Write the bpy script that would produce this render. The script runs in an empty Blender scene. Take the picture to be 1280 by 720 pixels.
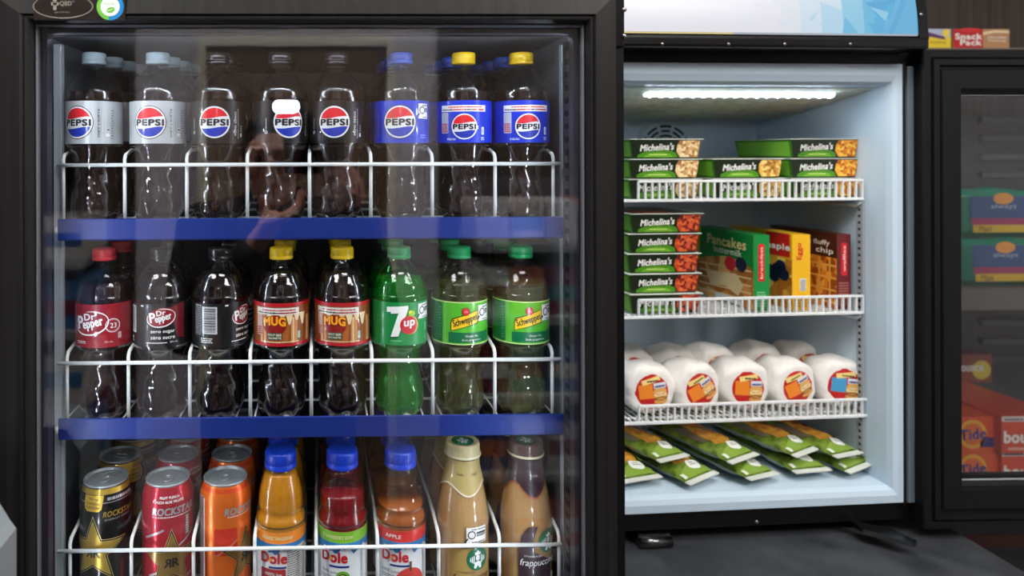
import bpy, bmesh, math, random
from mathutils import Vector, Matrix
random.seed(7)
PI = math.pi
S = bpy.context.scene
COL = S.collection

# ------------------------------------------------------------------ camera
CZ = 1.55
FPX, CX, CY = 855.0, 416.0, 190.0
YAW, ROLL = math.radians(1.1), 0.0028
cam_d = bpy.data.cameras.new('camera')
cam = bpy.data.objects.new('camera', cam_d)
COL.objects.link(cam)
fwd = Vector((math.sin(YAW), math.cos(YAW), 0))
rt0 = Vector((math.cos(YAW), -math.sin(YAW), 0))
up0 = Vector((0, 0, 1))
rt = rt0 * math.cos(ROLL) - up0 * math.sin(ROLL)
upv = up0 * math.cos(ROLL) + rt0 * math.sin(ROLL)
cam.matrix_world = Matrix(((rt.x, upv.x, -fwd.x, 0), (rt.y, upv.y, -fwd.y, 0), (rt.z, upv.z, -fwd.z, CZ), (0, 0, 0, 1)))
cam_d.sensor_width = 36.0
cam_d.lens = FPX / 1280 * 36
cam_d.shift_x = (640 - CX) / 1280
cam_d.shift_y = (CY - 360) / 1280
cam_d.clip_start = 0.02
cam_d.dof.use_dof = True
cam_d.dof.focus_distance = 0.875
cam_d.dof.aperture_fstop = 3.4
S.camera = cam

# ------------------------------------------------------------------ world, exposure
w = bpy.data.worlds.new('world'); S.world = w
w.use_nodes = True
w.node_tree.nodes['Background'].inputs[0].default_value = (0.6, 0.65, 0.7, 1)
w.node_tree.nodes['Background'].inputs[1].default_value = 0.05
S.view_settings.view_transform = 'Standard'
S.view_settings.look = 'None'
S.view_settings.exposure = 0.0
S.view_settings.gamma = 1.0
S.view_settings.use_curve_mapping = False
S.cycles.use_denoising = True
S.cycles.max_bounces = 10
S.cycles.transparent_max_bounces = 40
S.cycles.caustics_reflective = False
S.cycles.sample_clamp_indirect = 6.0

CEIL_POWER = 24.0       # emission of the room's ceiling panels
LED_POWER = 330.0       # emission of the cooler's door-side LED chips
FREEZER_LED = 60.0

# ------------------------------------------------------------------ picture geometry helpers
def ray(px, py):
    return rt * ((px - CX) / FPX) + upv * ((CY - py) / FPX) + fwd
def P(px, py, Y):
    """point of the world plane y = Y seen at pixel px, py"""
    d = ray(px, py); t = Y / d.y
    return Vector((d.x * t, Y, CZ + d.z * t))
PHI = math.radians(3.2)
PIV = Vector((0.75, 1.12, 0))
RF = Matrix.Translation(PIV) @ Matrix.Rotation(PHI, 4, 'Z') @ Matrix.Translation(-PIV)
RFI = RF.inverted()
def FP(px, py, Y):
    """same in the freezer's own turned frame"""
    o = RFI @ Vector((0, 0, CZ)); d = RFI.to_3x3() @ ray(px, py)
    t = (Y - o.y) / d.y
    return o + d * t

# ------------------------------------------------------------------ materials
def lin(c):
    if isinstance(c, str):
        c = c.lstrip('#'); c = [int(c[i:i+2], 16) / 255 for i in (0, 2, 4)]
        return tuple((x / 12.92 if x <= 0.04045 else ((x + 0.055) / 1.055) ** 2.4) for x in c)
    return tuple(c)
MATS = {}
def mat(name, color, rough=0.5, metal=0.0, coat=0.0, spec=0.5, trans=0.0, ior=1.45, emit=None, estr=0.0, sss=0.0):
    if name in MATS: return MATS[name]
    m = bpy.data.materials.new(name); m.use_nodes = True
    b = m.node_tree.nodes['Principled BSDF']
    c = lin(color)
    b.inputs['Base Color'].default_value = (*c, 1)
    b.inputs['Roughness'].default_value = rough
    b.inputs['Metallic'].default_value = metal
    b.inputs['Coat Weight'].default_value = coat
    b.inputs['Coat Roughness'].default_value = 0.08
    b.inputs['Specular IOR Level'].default_value = spec
    b.inputs['Transmission Weight'].default_value = trans
    b.inputs['IOR'].default_value = ior
    if sss:
        b.inputs['Subsurface Weight'].default_value = sss
        b.inputs['Subsurface Radius'].default_value = (0.01, 0.006, 0.003)
    if emit:
        b.inputs['Emission Color'].default_value = (*lin(emit), 1)
        b.inputs['Emission Strength'].default_value = estr
    MATS[name] = m
    return m
def noise_color(m, c1, c2, scale=(10, 10, 10), nscale=1.0, detail=4, bump=0.0, lo=0.3, hi=0.7):
    nt = m.node_tree; b = nt.nodes['Principled BSDF']
    tc = nt.nodes.new('ShaderNodeTexCoord'); mp = nt.nodes.new('ShaderNodeMapping')
    mp.inputs['Scale'].default_value = scale
    n = nt.nodes.new('ShaderNodeTexNoise'); n.inputs['Scale'].default_value = nscale; n.inputs['Detail'].default_value = detail
    r = nt.nodes.new('ShaderNodeValToRGB')
    r.color_ramp.elements[0].position = lo; r.color_ramp.elements[1].position = hi
    r.color_ramp.elements[0].color = (*lin(c1), 1); r.color_ramp.elements[1].color = (*lin(c2), 1)
    L = nt.links.new
    L(tc.outputs['Object'], mp.inputs['Vector']); L(mp.outputs[0], n.inputs['Vector']); L(n.outputs['Fac'], r.inputs[0]); L(r.outputs[0], b.inputs['Base Color'])
    if bump:
        bp = nt.nodes.new('ShaderNodeBump'); bp.inputs['Strength'].default_value = bump; bp.inputs['Distance'].default_value = 0.002
        L(n.outputs['Fac'], bp.inputs['Height']); L(bp.outputs[0], b.inputs['Normal'])
    return m
def food(name, cols, scale=120.0):
    """chunky food photograph on a pack: voronoi cells in several colours"""
    if name in MATS: return MATS[name]
    m = mat(name, cols[0], 0.45)
    nt = m.node_tree; b = nt.nodes['Principled BSDF']
    tc = nt.nodes.new('ShaderNodeTexCoord')
    v = nt.nodes.new('ShaderNodeTexVoronoi'); v.inputs['Scale'].default_value = scale
    sp = nt.nodes.new('ShaderNodeSeparateColor')
    r = nt.nodes.new('ShaderNodeValToRGB'); r.color_ramp.interpolation = 'CONSTANT'
    while len(r.color_ramp.elements) < len(cols): r.color_ramp.elements.new(0.5)
    for i, c in enumerate(cols):
        r.color_ramp.elements[i].position = i / len(cols); r.color_ramp.elements[i].color = (*lin(c), 1)
    L = nt.links.new
    L(tc.outputs['Object'], v.inputs['Vector']); L(v.outputs['Color'], sp.inputs[0]); L(sp.outputs[0], r.inputs[0]); L(r.outputs[0], b.inputs['Base Color'])
    return m
def thin(name, tint, f0=0.05, gloss_rough=0.0, spots=0.0, power=5.0):
    """clear pane or PET wall: see-through with a Schlick mirror term on every face"""
    if name in MATS: return MATS[name]
    m = bpy.data.materials.new(name); m.use_nodes = True
    nt = m.node_tree; nt.nodes.clear(); N = nt.nodes.new; L = nt.links.new
    out = N('ShaderNodeOutputMaterial'); mix = N('ShaderNodeMixShader')
    tr = N('ShaderNodeBsdfTransparent'); gl = N('ShaderNodeBsdfGlossy')
    tr.inputs[0].default_value = (*tint, 1); gl.inputs['Color'].default_value = (1, 1, 1, 1); gl.inputs['Roughness'].default_value = gloss_rough
    ge = N('ShaderNodeNewGeometry'); dt = N('ShaderNodeVectorMath'); dt.operation = 'DOT_PRODUCT'
    L(ge.outputs['Normal'], dt.inputs[0]); L(ge.outputs['Incoming'], dt.inputs[1])
    def mth(op, a, bv=None, c=None):
        n = N('ShaderNodeMath'); n.operation = op
        for i, x in enumerate((a, bv, c)):
            if x is None: continue
            if isinstance(x, (int, float)): n.inputs[i].default_value = x
            else: L(x, n.inputs[i])
        return n.outputs[0]
    ab = mth('ABSOLUTE', dt.outputs['Value']); om = mth('SUBTRACT', 1.0, ab); pw = mth('POWER', om, power)
    fac = mth('MULTIPLY_ADD', pw, 1 - f0, f0)
    L(fac, mix.inputs[0]); L(tr.outputs[0], mix.inputs[1]); L(gl.outputs[0], mix.inputs[2]); L(mix.outputs[0], out.inputs[0])
    MATS[name] = m
    return m

# flat print inks, by short key
INK = {}
def ink(hexcol, rough=0.38, metal=0.0):
    k = (hexcol, rough, metal)
    if k not in INK:
        INK[k] = mat('print_%s_%d' % (hexcol.strip('#'), len(INK)), hexcol, rough, metal, coat=0.3)
    return INK[k]

# ------------------------------------------------------------------ mesh builder
class MB:
    def __init__(s): s.v = []; s.f = []; s.m = []; s.sm = []; s.mats = []
    def mi(s, m):
        if m not in s.mats: s.mats.append(m)
        return s.mats.index(m)
    def add(s, vs, fs, m, smooth=False):
        o = len(s.v); s.v += [tuple(x) for x in vs]; i = s.mi(m)
        for f in fs:
            s.f.append(tuple(o + k for k in f)); s.m.append(i); s.sm.append(smooth)
        return s
    def box(s, a, b, m, bev=0.0, rot=None):
        x0, y0, z0 = [min(a[i], b[i]) for i in range(3)]; x1, y1, z1 = [max(a[i], b[i]) for i in range(3)]
        if bev <= 0:
            vs = [(x0,y0,z0),(x1,y0,z0),(x1,y1,z0),(x0,y1,z0),(x0,y0,z1),(x1,y0,z1),(x1,y1,z1),(x0,y1,z1)]
            return s.add(vs, [(0,3,2,1),(4,5,6,7),(0,1,5,4),(1,2,6,5),(2,3,7,6),(3,0,4,7)], m)
        bm = bmesh.new()
        bmesh.ops.create_cube(bm, size=1)
        for v in bm.verts: v.co = Vector(((x0+x1)/2 + v.co.x*(x1-x0), (y0+y1)/2 + v.co.y*(y1-y0), (z0+z1)/2 + v.co.z*(z1-z0)))
        bmesh.ops.bevel(bm, geom=bm.edges[:], offset=bev, segments=2, profile=0.6, affect='EDGES')
        bm.verts.index_update()
        s.add([v.co.copy() for v in bm.verts], [[v.index for v in f.verts] for f in bm.faces], m, False)
        bm.free(); return s
    def tube(s, pts, r, m, n=8, cap=True, radii=None):
        pts = [Vector(p) for p in pts]; vs = []; fs = []
        up = None
        for i, p in enumerate(pts):
            if i == 0: t = pts[1] - p
            elif i == len(pts) - 1: t = p - pts[i-1]
            else: t = (pts[i+1] - p).normalized() + (p - pts[i-1]).normalized()
            t.normalize()
            if up is None:
                up = Vector((0, 0, 1)) if abs(t.z) < 0.9 else Vector((0, 1, 0))
            a = t.cross(up).normalized(); b = a.cross(t).normalized(); up = b
            rr = radii[i] if radii else r
            for k in range(n):
                ang = 2 * PI * k / n
                vs.append(p + (a * math.cos(ang) + b * math.sin(ang)) * rr)
        for i in range(len(pts) - 1):
            for k in range(n):
                fs.append((i*n+k, i*n+(k+1) % n, (i+1)*n+(k+1) % n, (i+1)*n+k))
        if cap:
            fs.append(tuple(range(n-1, -1, -1))); fs.append(tuple((len(pts)-1)*n+k for k in range(n)))
        return s.add(vs, fs, m, True)
    def lathe(s, prof, m, n=40, c=(0, 0, 0), fr=None, zf=None, capb=True, capt=True, axis='Z', smooth=True):
        """prof: (r, z) pairs; fr(theta, r, z) and zf(theta, r, z) modulate"""
        vs = []; fs = []
        for (r, z) in prof:
            for k in range(n):
                th = 2 * PI * k / n
                rr = fr(th, r, z) if fr else r; zz = zf(th, r, z) if zf else z
                x, y = rr * math.cos(th), rr * math.sin(th)
                if axis == 'Z': q = (c[0]+x, c[1]+y, c[2]+zz)
                elif axis == 'Y': q = (c[0]+x, c[1]+zz, c[2]-y)
                else: q = (c[0]+zz, c[1]+x, c[2]+y)
                vs.append(q)
        for i in range(len(prof)-1):
            for k in range(n):
                fs.append((i*n+k, i*n+(k+1) % n, (i+1)*n+(k+1) % n, (i+1)*n+k))
        if capb: fs.append(tuple(range(n-1, -1, -1)))
        if capt: fs.append(tuple((len(prof)-1)*n+k for k in range(n)))
        return s.add(vs, fs, m, smooth)
    def ball(s, c, r, m, nu=14, nv=9):
        rx, ry, rz = (r, r, r) if isinstance(r, (int, float)) else r
        vs = [(c[0], c[1], c[2]-rz)]; fs = []
        for i in range(1, nv):
            ph = -PI/2 + PI*i/nv
            for k in range(nu):
                th = 2*PI*k/nu
                vs.append((c[0]+rx*math.cos(ph)*math.cos(th), c[1]+ry*math.cos(ph)*math.sin(th), c[2]+rz*math.sin(ph)))
        vs.append((c[0], c[1], c[2]+rz)); e = len(vs)-1
        for k in range(nu): fs.append((0, 1+(k+1) % nu, 1+k)); fs.append((e, e-nu+k, e-nu+(k+1) % nu))
        for i in range(nv-2):
            for k in range(nu):
                a = 1+i*nu
                fs.append((a+k, a+(k+1) % nu, a+nu+(k+1) % nu, a+nu+k))
        return s.add(vs, fs, m, True)
    def prism(s, pts, d0, d1, m, axis='X'):
        """pts in the plane perpendicular to axis, extruded d0..d1"""
        n = len(pts)
        def q(p, d):
            return {'X': (d, p[0], p[1]), 'Y': (p[0], d, p[1]), 'Z': (p[0], p[1], d)}[axis]
        vs = [q(p, d0) for p in pts] + [q(p, d1) for p in pts]
        fs = [tuple(range(n)), tuple(range(2*n-1, n-1, -1))] + [(i, n+i, n+(i+1) % n, (i+1) % n) for i in range(n)]
        return s.add(vs, fs, m)
    def mesh(s, name, auto=None):
        me = bpy.data.meshes.new(name)
        me.from_pydata(s.v, [], s.f)
        for m in s.mats: me.materials.append(m)
        for p, i, sm in zip(me.polygons, s.m, s.sm): p.material_index = i; p.use_smooth = sm
        bm = bmesh.new(); bm.from_mesh(me); bmesh.ops.recalc_face_normals(bm, faces=bm.faces[:]); bm.to_mesh(me); bm.free()
        me.update(); return me
    def build(s, name, parent=None, loc=None):
        return link(name, s.mesh(name), parent, loc)
def link(name, me, parent=None, loc=None):
    o = bpy.data.objects.new(name, me); COL.objects.link(o)
    if parent: o.parent = parent
    if loc is not None: o.location = loc
    return o
def tag(o, label=None, cat=None, group=None, kind=None):
    if label: o['label'] = label
    if cat: o['category'] = cat
    if group: o['group'] = group
    if kind: o['kind'] = kind
    return o
def empty(name, loc=(0, 0, 0)):
    o = bpy.data.objects.new(name, None); COL.objects.link(o); o.location = loc; o.empty_display_size = 0.02
    return o
def clone(root):
    r = root.copy(); COL.objects.link(r)
    for ch in list(root.children):
        c = ch.copy(); COL.objects.link(c); c.parent = r
        for g in list(ch.children):
            d = g.copy(); COL.objects.link(d); d.parent = c
    return r
def struct(o): o['kind'] = 'structure'; return o
def ff(o, loc=None, rz=0.0):
    """put a top-level object modelled in the freezer's frame into the world"""
    l = Vector(loc) if loc is not None else Vector(o.location)
    o.location = RF @ l
    o.rotation_euler[2] = o.rotation_euler[2] + PHI + rz
    return o

# ------------------------------------------------------------------ print artwork (vector shapes laid onto surfaces)
TXT = {}
def text_geo(s, bold=0.0, shear=0.0, space=1.0):
    k = (s, bold, shear, space)
    if k in TXT: return TXT[k]
    cu = bpy.data.curves.new('txt', 'FONT'); cu.body = s; cu.size = 1.0; cu.shear = shear
    cu.space_character = space+bold*1.2; cu.resolution_u = 3; cu.align_x = 'CENTER'
    o = bpy.data.objects.new('txt', cu); COL.objects.link(o)
    dg = bpy.context.evaluated_depsgraph_get(); dg.update()
    ev = o.evaluated_get(dg); me = ev.to_mesh()
    vs = [(v.co.x, v.co.y) for v in me.vertices]; fs = [tuple(p.vertices) for p in me.polygons]
    ev.to_mesh_clear(); bpy.data.objects.remove(o); bpy.data.curves.remove(cu)
    xs = [v[0] for v in vs]; ys = [v[1] for v in vs]
    TXT[k] = (vs, fs, (min(xs), max(xs), min(ys), max(ys)))
    return TXT[k]
class Art:
    def __init__(s): s.it = []
    def raw(s, vs, fs, m, layer): s.it.append((vs, fs, m, layer)); return s
    def poly(s, pts, m, layer=1): return s.raw(list(pts), [tuple(range(len(pts)))], m, layer)
    def rect(s, x0, y0, x1, y1, m, layer=1, rot=0.0, rad=0.0):
        if rad:
            pts = []
            for (cx, cy, a0) in ((x1-rad, y1-rad, 0), (x0+rad, y1-rad, 90), (x0+rad, y0+rad, 180), (x1-rad, y0+rad, 270)):
                for k in range(5):
                    a = math.radians(a0+k*22.5); pts.append((cx+rad*math.cos(a), cy+rad*math.sin(a)))
        else: pts = [(x0, y0), (x1, y0), (x1, y1), (x0, y1)]
        if rot:
            cx, cy = (x0+x1)/2, (y0+y1)/2; c, n = math.cos(rot), math.sin(rot)
            pts = [(cx+(x-cx)*c-(y-cy)*n, cy+(x-cx)*n+(y-cy)*c) for x, y in pts]
        return s.poly(pts, m, layer)
    def disc(s, cx, cy, rx, m, layer=1, ry=None, n=36, rot=0.0):
        ry = ry or rx; pts = []
        for k in range(n):
            a = 2*PI*k/n; x, y = rx*math.cos(a), ry*math.sin(a)
            pts.append((cx+x*math.cos(rot)-y*math.sin(rot), cy+x*math.sin(rot)+y*math.cos(rot)))
        return s.poly(pts, m, layer)
    def ring(s, cx, cy, rx, ry, t, m, layer=1, a0=0, a1=360, rot=0.0, n=40):
        vs = []; fs = []; c, q = math.cos(rot), math.sin(rot)
        for k in range(n+1):
            a = math.radians(a0+(a1-a0)*k/n)
            tt = t * (0.35 + 0.65*math.sin(PI*k/n)) if a1-a0 < 359 else t
            for rr in (0, -tt):
                x, y = (rx+rr)*math.cos(a), (ry+rr)*math.sin(a)
                vs.append((cx+x*c-y*q, cy+x*q+y*c))
        for k in range(n): fs.append((2*k, 2*k+2, 2*k+3, 2*k+1))
        return s.raw(vs, fs, m, layer)
    def star(s, cx, cy, r, m, layer=1, rin=0.42, rot=0.0, sx=1.0):
        pts = []
        for k in range(10):
            a = PI/2+rot+k*PI/5; rr = r if k % 2 == 0 else r*rin
            pts.append((cx+rr*math.cos(a)*sx, cy+rr*math.sin(a)))
        return s.poly(pts, m, layer)
    def text(s, t, cx, cy, h, m, layer=2, w=None, bold=0.0, shear=0.0, rot=0.0, mirror=False, space=1.0, arch=0.0):
        vs, fs, bb = text_geo(t, bold, shear, space)
        bw, bh = bb[1]-bb[0], bb[3]-bb[2]
        sy = h/bh; sx = (w/bw) if w else sy
        mx, my = (bb[0]+bb[1])/2, (bb[2]+bb[3])/2
        c, n = math.cos(rot), math.sin(rot)
        # heavy weights: the same letters struck several times, a hair apart
        e = bold*h*0.9; sh = ((0, 0),) if bold < 0.015 else ((-e, 0), (e, 0), (0, e*0.8), (0, -e*0.8)) if bold < 0.04 else ((-e, 0), (e, 0), (-e*0.6, e*0.7), (e*0.6, e*0.7), (-e*0.6, -e*0.7), (e*0.6, -e*0.7))
        for dx, dy in sh:
            out = []
            nk = 0.15*sh.index((dx, dy))
            for x, y in vs:
                x = (x-mx)*sx*(-1 if mirror else 1)*(1-2*e/max(bw*sx, 0.1)); y = (y-my)*sy*(1-1.4*e/h)
                if arch: y += arch*(1-(2*x/(bw*sx))**2)
                x += dx; y += dy
                out.append((cx+x*c-y*n, cy+x*n+y*c))
            s.raw(out, fs, m, layer+nk)
        return s
    def lines(s, x0, y0, x1, y1, n, m, layer=2, fill=0.5, seed=1):
        """rows of unreadably small print"""
        rnd = random.Random(seed); dy = (y1-y0)/n
        for i in range(n):
            x = x0; y = y0+dy*i
            while x < x1-0.6:
                l = rnd.uniform(1.5, 5.0); xe = min(x+l, x1)
                s.rect(x, y, xe, y+dy*fill, m, layer); x = xe+0.7
        return s
    def mesh(s, name, mapf, step=4.0, ystep=None):
        bm = bmesh.new(); mats = []
        for (vs, fs, m, layer) in s.it:
            if m not in mats: mats.append(m)
            mi = mats.index(m)
            b = bmesh.new(); bv = [b.verts.new((x, y, 0)) for x, y in vs]
            for f in fs:
                try: b.faces.new([bv[i] for i in f])
                except ValueError: pass
            big = [f for f in b.faces if len(f.verts) > 4]
            if big: bmesh.ops.triangulate(b, faces=big)
            xs = [v[0] for v in vs]; x0, x1 = min(xs), max(xs)
            if step:
                k = math.floor(x0/step)+1
                while k*step < x1:
                    bmesh.ops.bisect_plane(b, geom=b.verts[:]+b.edges[:]+b.faces[:], plane_co=(k*step, 0, 0), plane_no=(1, 0, 0)); k += 1
            if ystep:
                ys = [v[1] for v in vs]; y0, y1 = min(ys), max(ys); k = math.floor(y0/ystep)+1
                while k*ystep < y1:
                    bmesh.ops.bisect_plane(b, geom=b.verts[:]+b.edges[:]+b.faces[:], plane_co=(0, k*ystep, 0), plane_no=(0, 1, 0)); k += 1
            b.verts.ensure_lookup_table(); b.verts.index_update()
            nv = [bm.verts.new(mapf(v.co.x, v.co.y, layer)) for v in b.verts]
            for f in b.faces:
                if f.calc_area() < 1e-7: continue
                fl = [nv[v.index] for v in f.verts]
                if f.normal.z < 0: fl.reverse()
                try: nf = bm.faces.new(fl); nf.material_index = mi; nf.smooth = True
                except ValueError: pass
            b.free()
        me = bpy.data.meshes.new(name); bm.to_mesh(me); bm.free()
        for m in mats: me.materials.append(m)
        return me
def wrap(rf, R=None, z0=0.0, lay=0.00016):
    """(u mm, v mm) -> round surface of radius rf(z) metres, u along the girth, 0 towards -Y"""
    def f(u, v, layer):
        z = z0+v/1000; r = (rf(z) if callable(rf) else rf)
        a = u/1000/(R or r); rr = r+lay*layer
        return (rr*math.sin(a), -rr*math.cos(a), z)
    return f
def flat(o, ux, uy, lay=0.0002):
    o = Vector(o); ux = Vector(ux).normalized(); uy = Vector(uy).normalized(); n = ux.cross(uy)
    return lambda u, v, layer: o+ux*(u/1000)+uy*(v/1000)+n*(lay*layer)
def interp(prof):
    def f(z):
        if z <= prof[0][1]: return prof[0][0]
        for (r0, z0), (r1, z1) in zip(prof, prof[1:]):
            if z0 <= z <= z1 and z1 > z0: return r0+(r1-r0)*(z-z0)/(z1-z0)
        return prof[-1][0]
    return f
def smooth_prof(prof, n=5):
    """Catmull-Rom through the (r, z) points"""
    out = []; p = [prof[0]]+list(prof)+[prof[-1]]
    for i in range(1, len(p)-2):
        for k in range(n):
            t = k/n
            out.append(tuple(0.5*((2*p[i][j])+(-p[i-1][j]+p[i+1][j])*t+(2*p[i-1][j]-5*p[i][j]+4*p[i+1][j]-p[i+2][j])*t*t+(-p[i-1][j]+3*p[i][j]-3*p[i+1][j]+p[i+2][j])*t**3) for j in (0, 1)))
    out.append(prof[-1]); return out

# ================================================================== the room
m_floor = noise_color(mat('floor_vinyl', '#6b6864', 0.35), '#5f5c58', '#7a7772', (3, 3, 3), 2.0)
m_ceil = mat('ceiling_paint', '#d8d6d0', 0.9)
m_wall = mat('wall_paint', '#cbc6cc', 0.8)
m_lam = noise_color(mat('dark_wood_laminate', '#544c48', 0.5), '#463f3b', '#645b56', (60, 60, 1.2), 1.5, 6)
m_black = mat('black_plastic', '#08080a', 0.4, spec=0.3)
m_black2 = mat('black_metal', '#0a0a0b', 0.3, 0.0, coat=0.1, spec=0.3)
RX0, RX1, RY0, RY1, RZ = -1.9, 2.9, -1.30, 2.05, 2.75
b = MB().box((RX0, RY0, -0.05), (RX1, RY1, 0), m_floor); struct(b.build('floor'))
b = MB().box((RX0, RY0, RZ), (RX1, RY1, RZ+0.05), m_ceil); struct(b.build('ceiling'))
b = MB().box((RX0, RY1, 0), (RX1, RY1+0.05, RZ), m_lam); struct(b.build('wall_front'))
b = MB().box((RX0-0.05, RY0, 0), (RX0, RY1, RZ), m_wall); struct(b.build('wall_left'))
b = MB().box((RX1, RY0, 0), (RX1+0.05, RY1, RZ), m_wall); struct(b.build('wall_right'))
# the wall behind the photographer, with its doorway
DX0, DX1, DZ = -0.46, 0.275, CZ+0.43
b = MB()
b.box((RX0, RY0-0.1, 0), (DX0, RY0, RZ), m_wall); b.box((DX1, RY0-0.1, 0), (RX1, RY0, RZ), m_wall); b.box((DX0, RY0-0.1, DZ), (DX1, RY0, RZ), m_wall)
struct(b.build('wall_back'))
m_trim = mat('door_trim_paint', '#e9e2cc', 0.5)
b = MB()
for x0, x1 in ((DX0-0.035, DX0), (DX1, DX1+0.035)): b.box((x0, RY0, 0), (x1, RY0+0.018, DZ), m_trim, 0.003)
b.box((DX0-0.035, RY0, DZ), (DX1+0.035, RY0+0.018, DZ+0.045), m_trim, 0.003)
struct(b.build('trim_1'))
m_door = noise_color(mat('brown_wood_door', '#7a6455', 0.5), '#6a5546', '#8a7462', (40, 40, 1.5), 1.4, 5)
b = MB().box((DX0, RY0-0.04, 0.0), (DX1, RY0-0.004, DZ), m_door); d1 = struct(b.build('door_1'))
b = MB(); b.tube([(DX1-0.08, RY0-0.035, 1.0), (DX1-0.08, RY0+0.02, 1.0), (DX1-0.19, RY0+0.02, 1.0)], 0.009, mat('brushed_steel', '#9a9a98', 0.3, 1.0)); b.build('door_handle', d1)

m_panel = noise_color(mat('dark_brown_panel', '#4a4039', 0.5), '#3c332d', '#564b43', (50, 50, 1.2), 1.5, 5)
struct(MB().box((0.487, RY0, 0), (RX1, RY0+0.014, RZ), m_panel).build('trim_2'))
struct(MB().box((RX0, RY0, 0), (-0.748, RY0+0.014, RZ), m_panel).build('trim_3'))
m_diff = mat('lamp_diffuser', '#ffffff', 0.5, emit='#fdf9f4', estr=CEIL_POWER)
m_lframe = mat('lamp_frame_white', '#d8d8d6', 0.4)
for i, (x, y, l, lab) in enumerate(((-0.80, -0.10, 'square recessed ceiling panel lamp above the left side of the beverage cooler'[:200], 0), (0.25, 0.25, 'square recessed ceiling panel lamp above the aisle before the beverage cooler', 0), (1.15, -0.50, 'square recessed ceiling panel lamp in front of the freezer', 0), (1.9, -0.7, 'square recessed ceiling panel lamp near the rear right corner', 0))):
    t = tag(empty('ceiling_lamp', (x, y, RZ)), l, 'ceiling lamp')
    MB().box((-0.3, -0.3, -0.012), (0.3, 0.3, -0.008), m_diff).build('diffuser', t)
    f = MB(); 
    for a, c in (((-0.32, -0.32), (0.32, -0.3)), ((-0.32, 0.3), (0.32, 0.32)), ((-0.32, -0.3), (-0.3, 0.3)), ((0.3, -0.3), (0.32, 0.3))): f.box((a[0], a[1], -0.02), (c[0], c[1], 0.0), m_lframe)
    f.build('lamp_frame', t)

# ------------------------------------------------------------------ counter
CTZ = CZ-0.65
m_ct = noise_color(mat('grey_countertop', '#34373b', 0.5), '#25282c', '#46494e', (1, 1, 1), 16.0, 8, lo=0.25, hi=0.75)
t = tag(empty('counter', (0, 0, 0)), 'dark mottled grey counter carrying the beverage cooler and the open freezer', 'counter')
MB().box((-1.3, 0.48, CTZ-0.04), (1.085, 1.95, CTZ), m_ct, 0.003).build('countertop', t)
MB().box((-1.28, 0.54, 0.0), (1.06, 1.94, CTZ-0.04), m_lam).build('counter_base', t)

# ------------------------------------------------------------------ helper: mitred frame
def ring_frame(mb, x0, x1, z0, z1, prof, m, kl=1.0):
    vs = []; fs = []
    for (i, y) in prof:
        vs += [(x0+i*kl, y, z0+i), (x1-i, y, z0+i), (x1-i, y, z1-i), (x0+i*kl, y, z1-i)]
    n = len(prof)
    for a in range(n):
        c = (a+1) % n
        for k in range(4):
            fs.append((a*4+k, a*4+(k+1) % 4, c*4+(k+1) % 4, c*4+k))
    return mb.add(vs, fs, m)

# ================================================================== the beverage cooler
m_brushed = noise_color(mat('brushed_black_frame', '#2b2b2d', 0.42, 0.0, spec=0.35), '#0d0d0d', '#1e1d1d', (90, 90, 2.0), 1.2, 5)
m_brushed_h = noise_color(mat('brushed_black_frame_header', '#2b2b2d', 0.42, 0.0), '#151516', '#2a2a2c', (2.0, 90, 90), 1.2, 5)
m_liner = mat('cooler_liner', '#5f6267', 0.45)
m_alu = mat('light_aluminium', '#aeb6ba', 0.35, 0.2)
m_white_wire = mat('white_coated_wire', '#e9ece8', 0.35, coat=0.3)
m_glass = thin('door_glass', (0.95, 0.96, 0.97), 0.062)
m_bead = mat('dark_bead', '#6d7078', 0.35, 0.3)
m_gask = mat('grey_gasket', '#2b2a35', 0.5)
m_chip = mat('led_chip', '#ffffff', 0.5, emit='#eaf2ff', estr=LED_POWER)
m_steel = mat('brushed_steel', '#9a9a98', 0.3, 1.0)

cooler = tag(empty('beverage_cooler', (0, 0.9, CTZ)), 'tall black glass-door beverage cooler stocked with drinks, on the counter', 'cooler')
def cpart(mb, name, parent=None):
    o = mb.build(name, parent or cooler)
    if parent is None: o.location = (0, -0.9, -CTZ)
    return o
def cl(mb, name):   # children keep world-shaped coordinates by undoing the root's place
    return cpart(mb, name)
KX0, KX1, KZ0, KZ1 = -0.357, 0.344, CTZ+0.012, CZ+0.205
IX0, IX1, IZ0, IZ1 = -0.340, 0.311, CZ-0.617, CZ+0.145
b = MB()
b.box((KX0, 0.767, KZ0), (IX0-0.003, 1.29, KZ1), m_black); b.box((IX1+0.003, 0.767, KZ0), (KX1, 1.29, KZ1), m_black)
b.box((KX0, 0.767, IZ1+0.003), (KX1, 1.29, KZ1), m_black); b.box((KX0, 0.767, KZ0), (KX1, 1.29, IZ0-0.003), m_black)
b.box((KX0, 1.27, KZ0), (KX1, 1.295, KZ1), m_black)
cl(b, 'cabinet')
b = MB()
b.box((IX0-0.003, 0.772, IZ0), (IX0, 1.262, IZ1), m_liner); b.box((IX1, 0.772, IZ0), (IX1+0.003, 1.262, IZ1), m_liner)
b.box((IX0, 0.772, IZ1), (IX1, 1.262, IZ1+0.003), m_liner); b.box((IX0, 0.772, IZ0-0.003), (IX1, 1.262, IZ0), m_liner)
b.box((IX0, 1.262, IZ0), (IX1, 1.268, IZ1), mat('cooler_back_liner', '#2c2c2e', 0.5))
cl(b, 'liner')
for x in (KX0+0.05, KX1-0.05):
    for y in (0.82, 1.24): b = MB().lathe([(0.018, CTZ+0.0003), (0.018, CTZ+0.013)], m_black, 14, (x, y, 0)); cl(b, 'foot')
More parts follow.
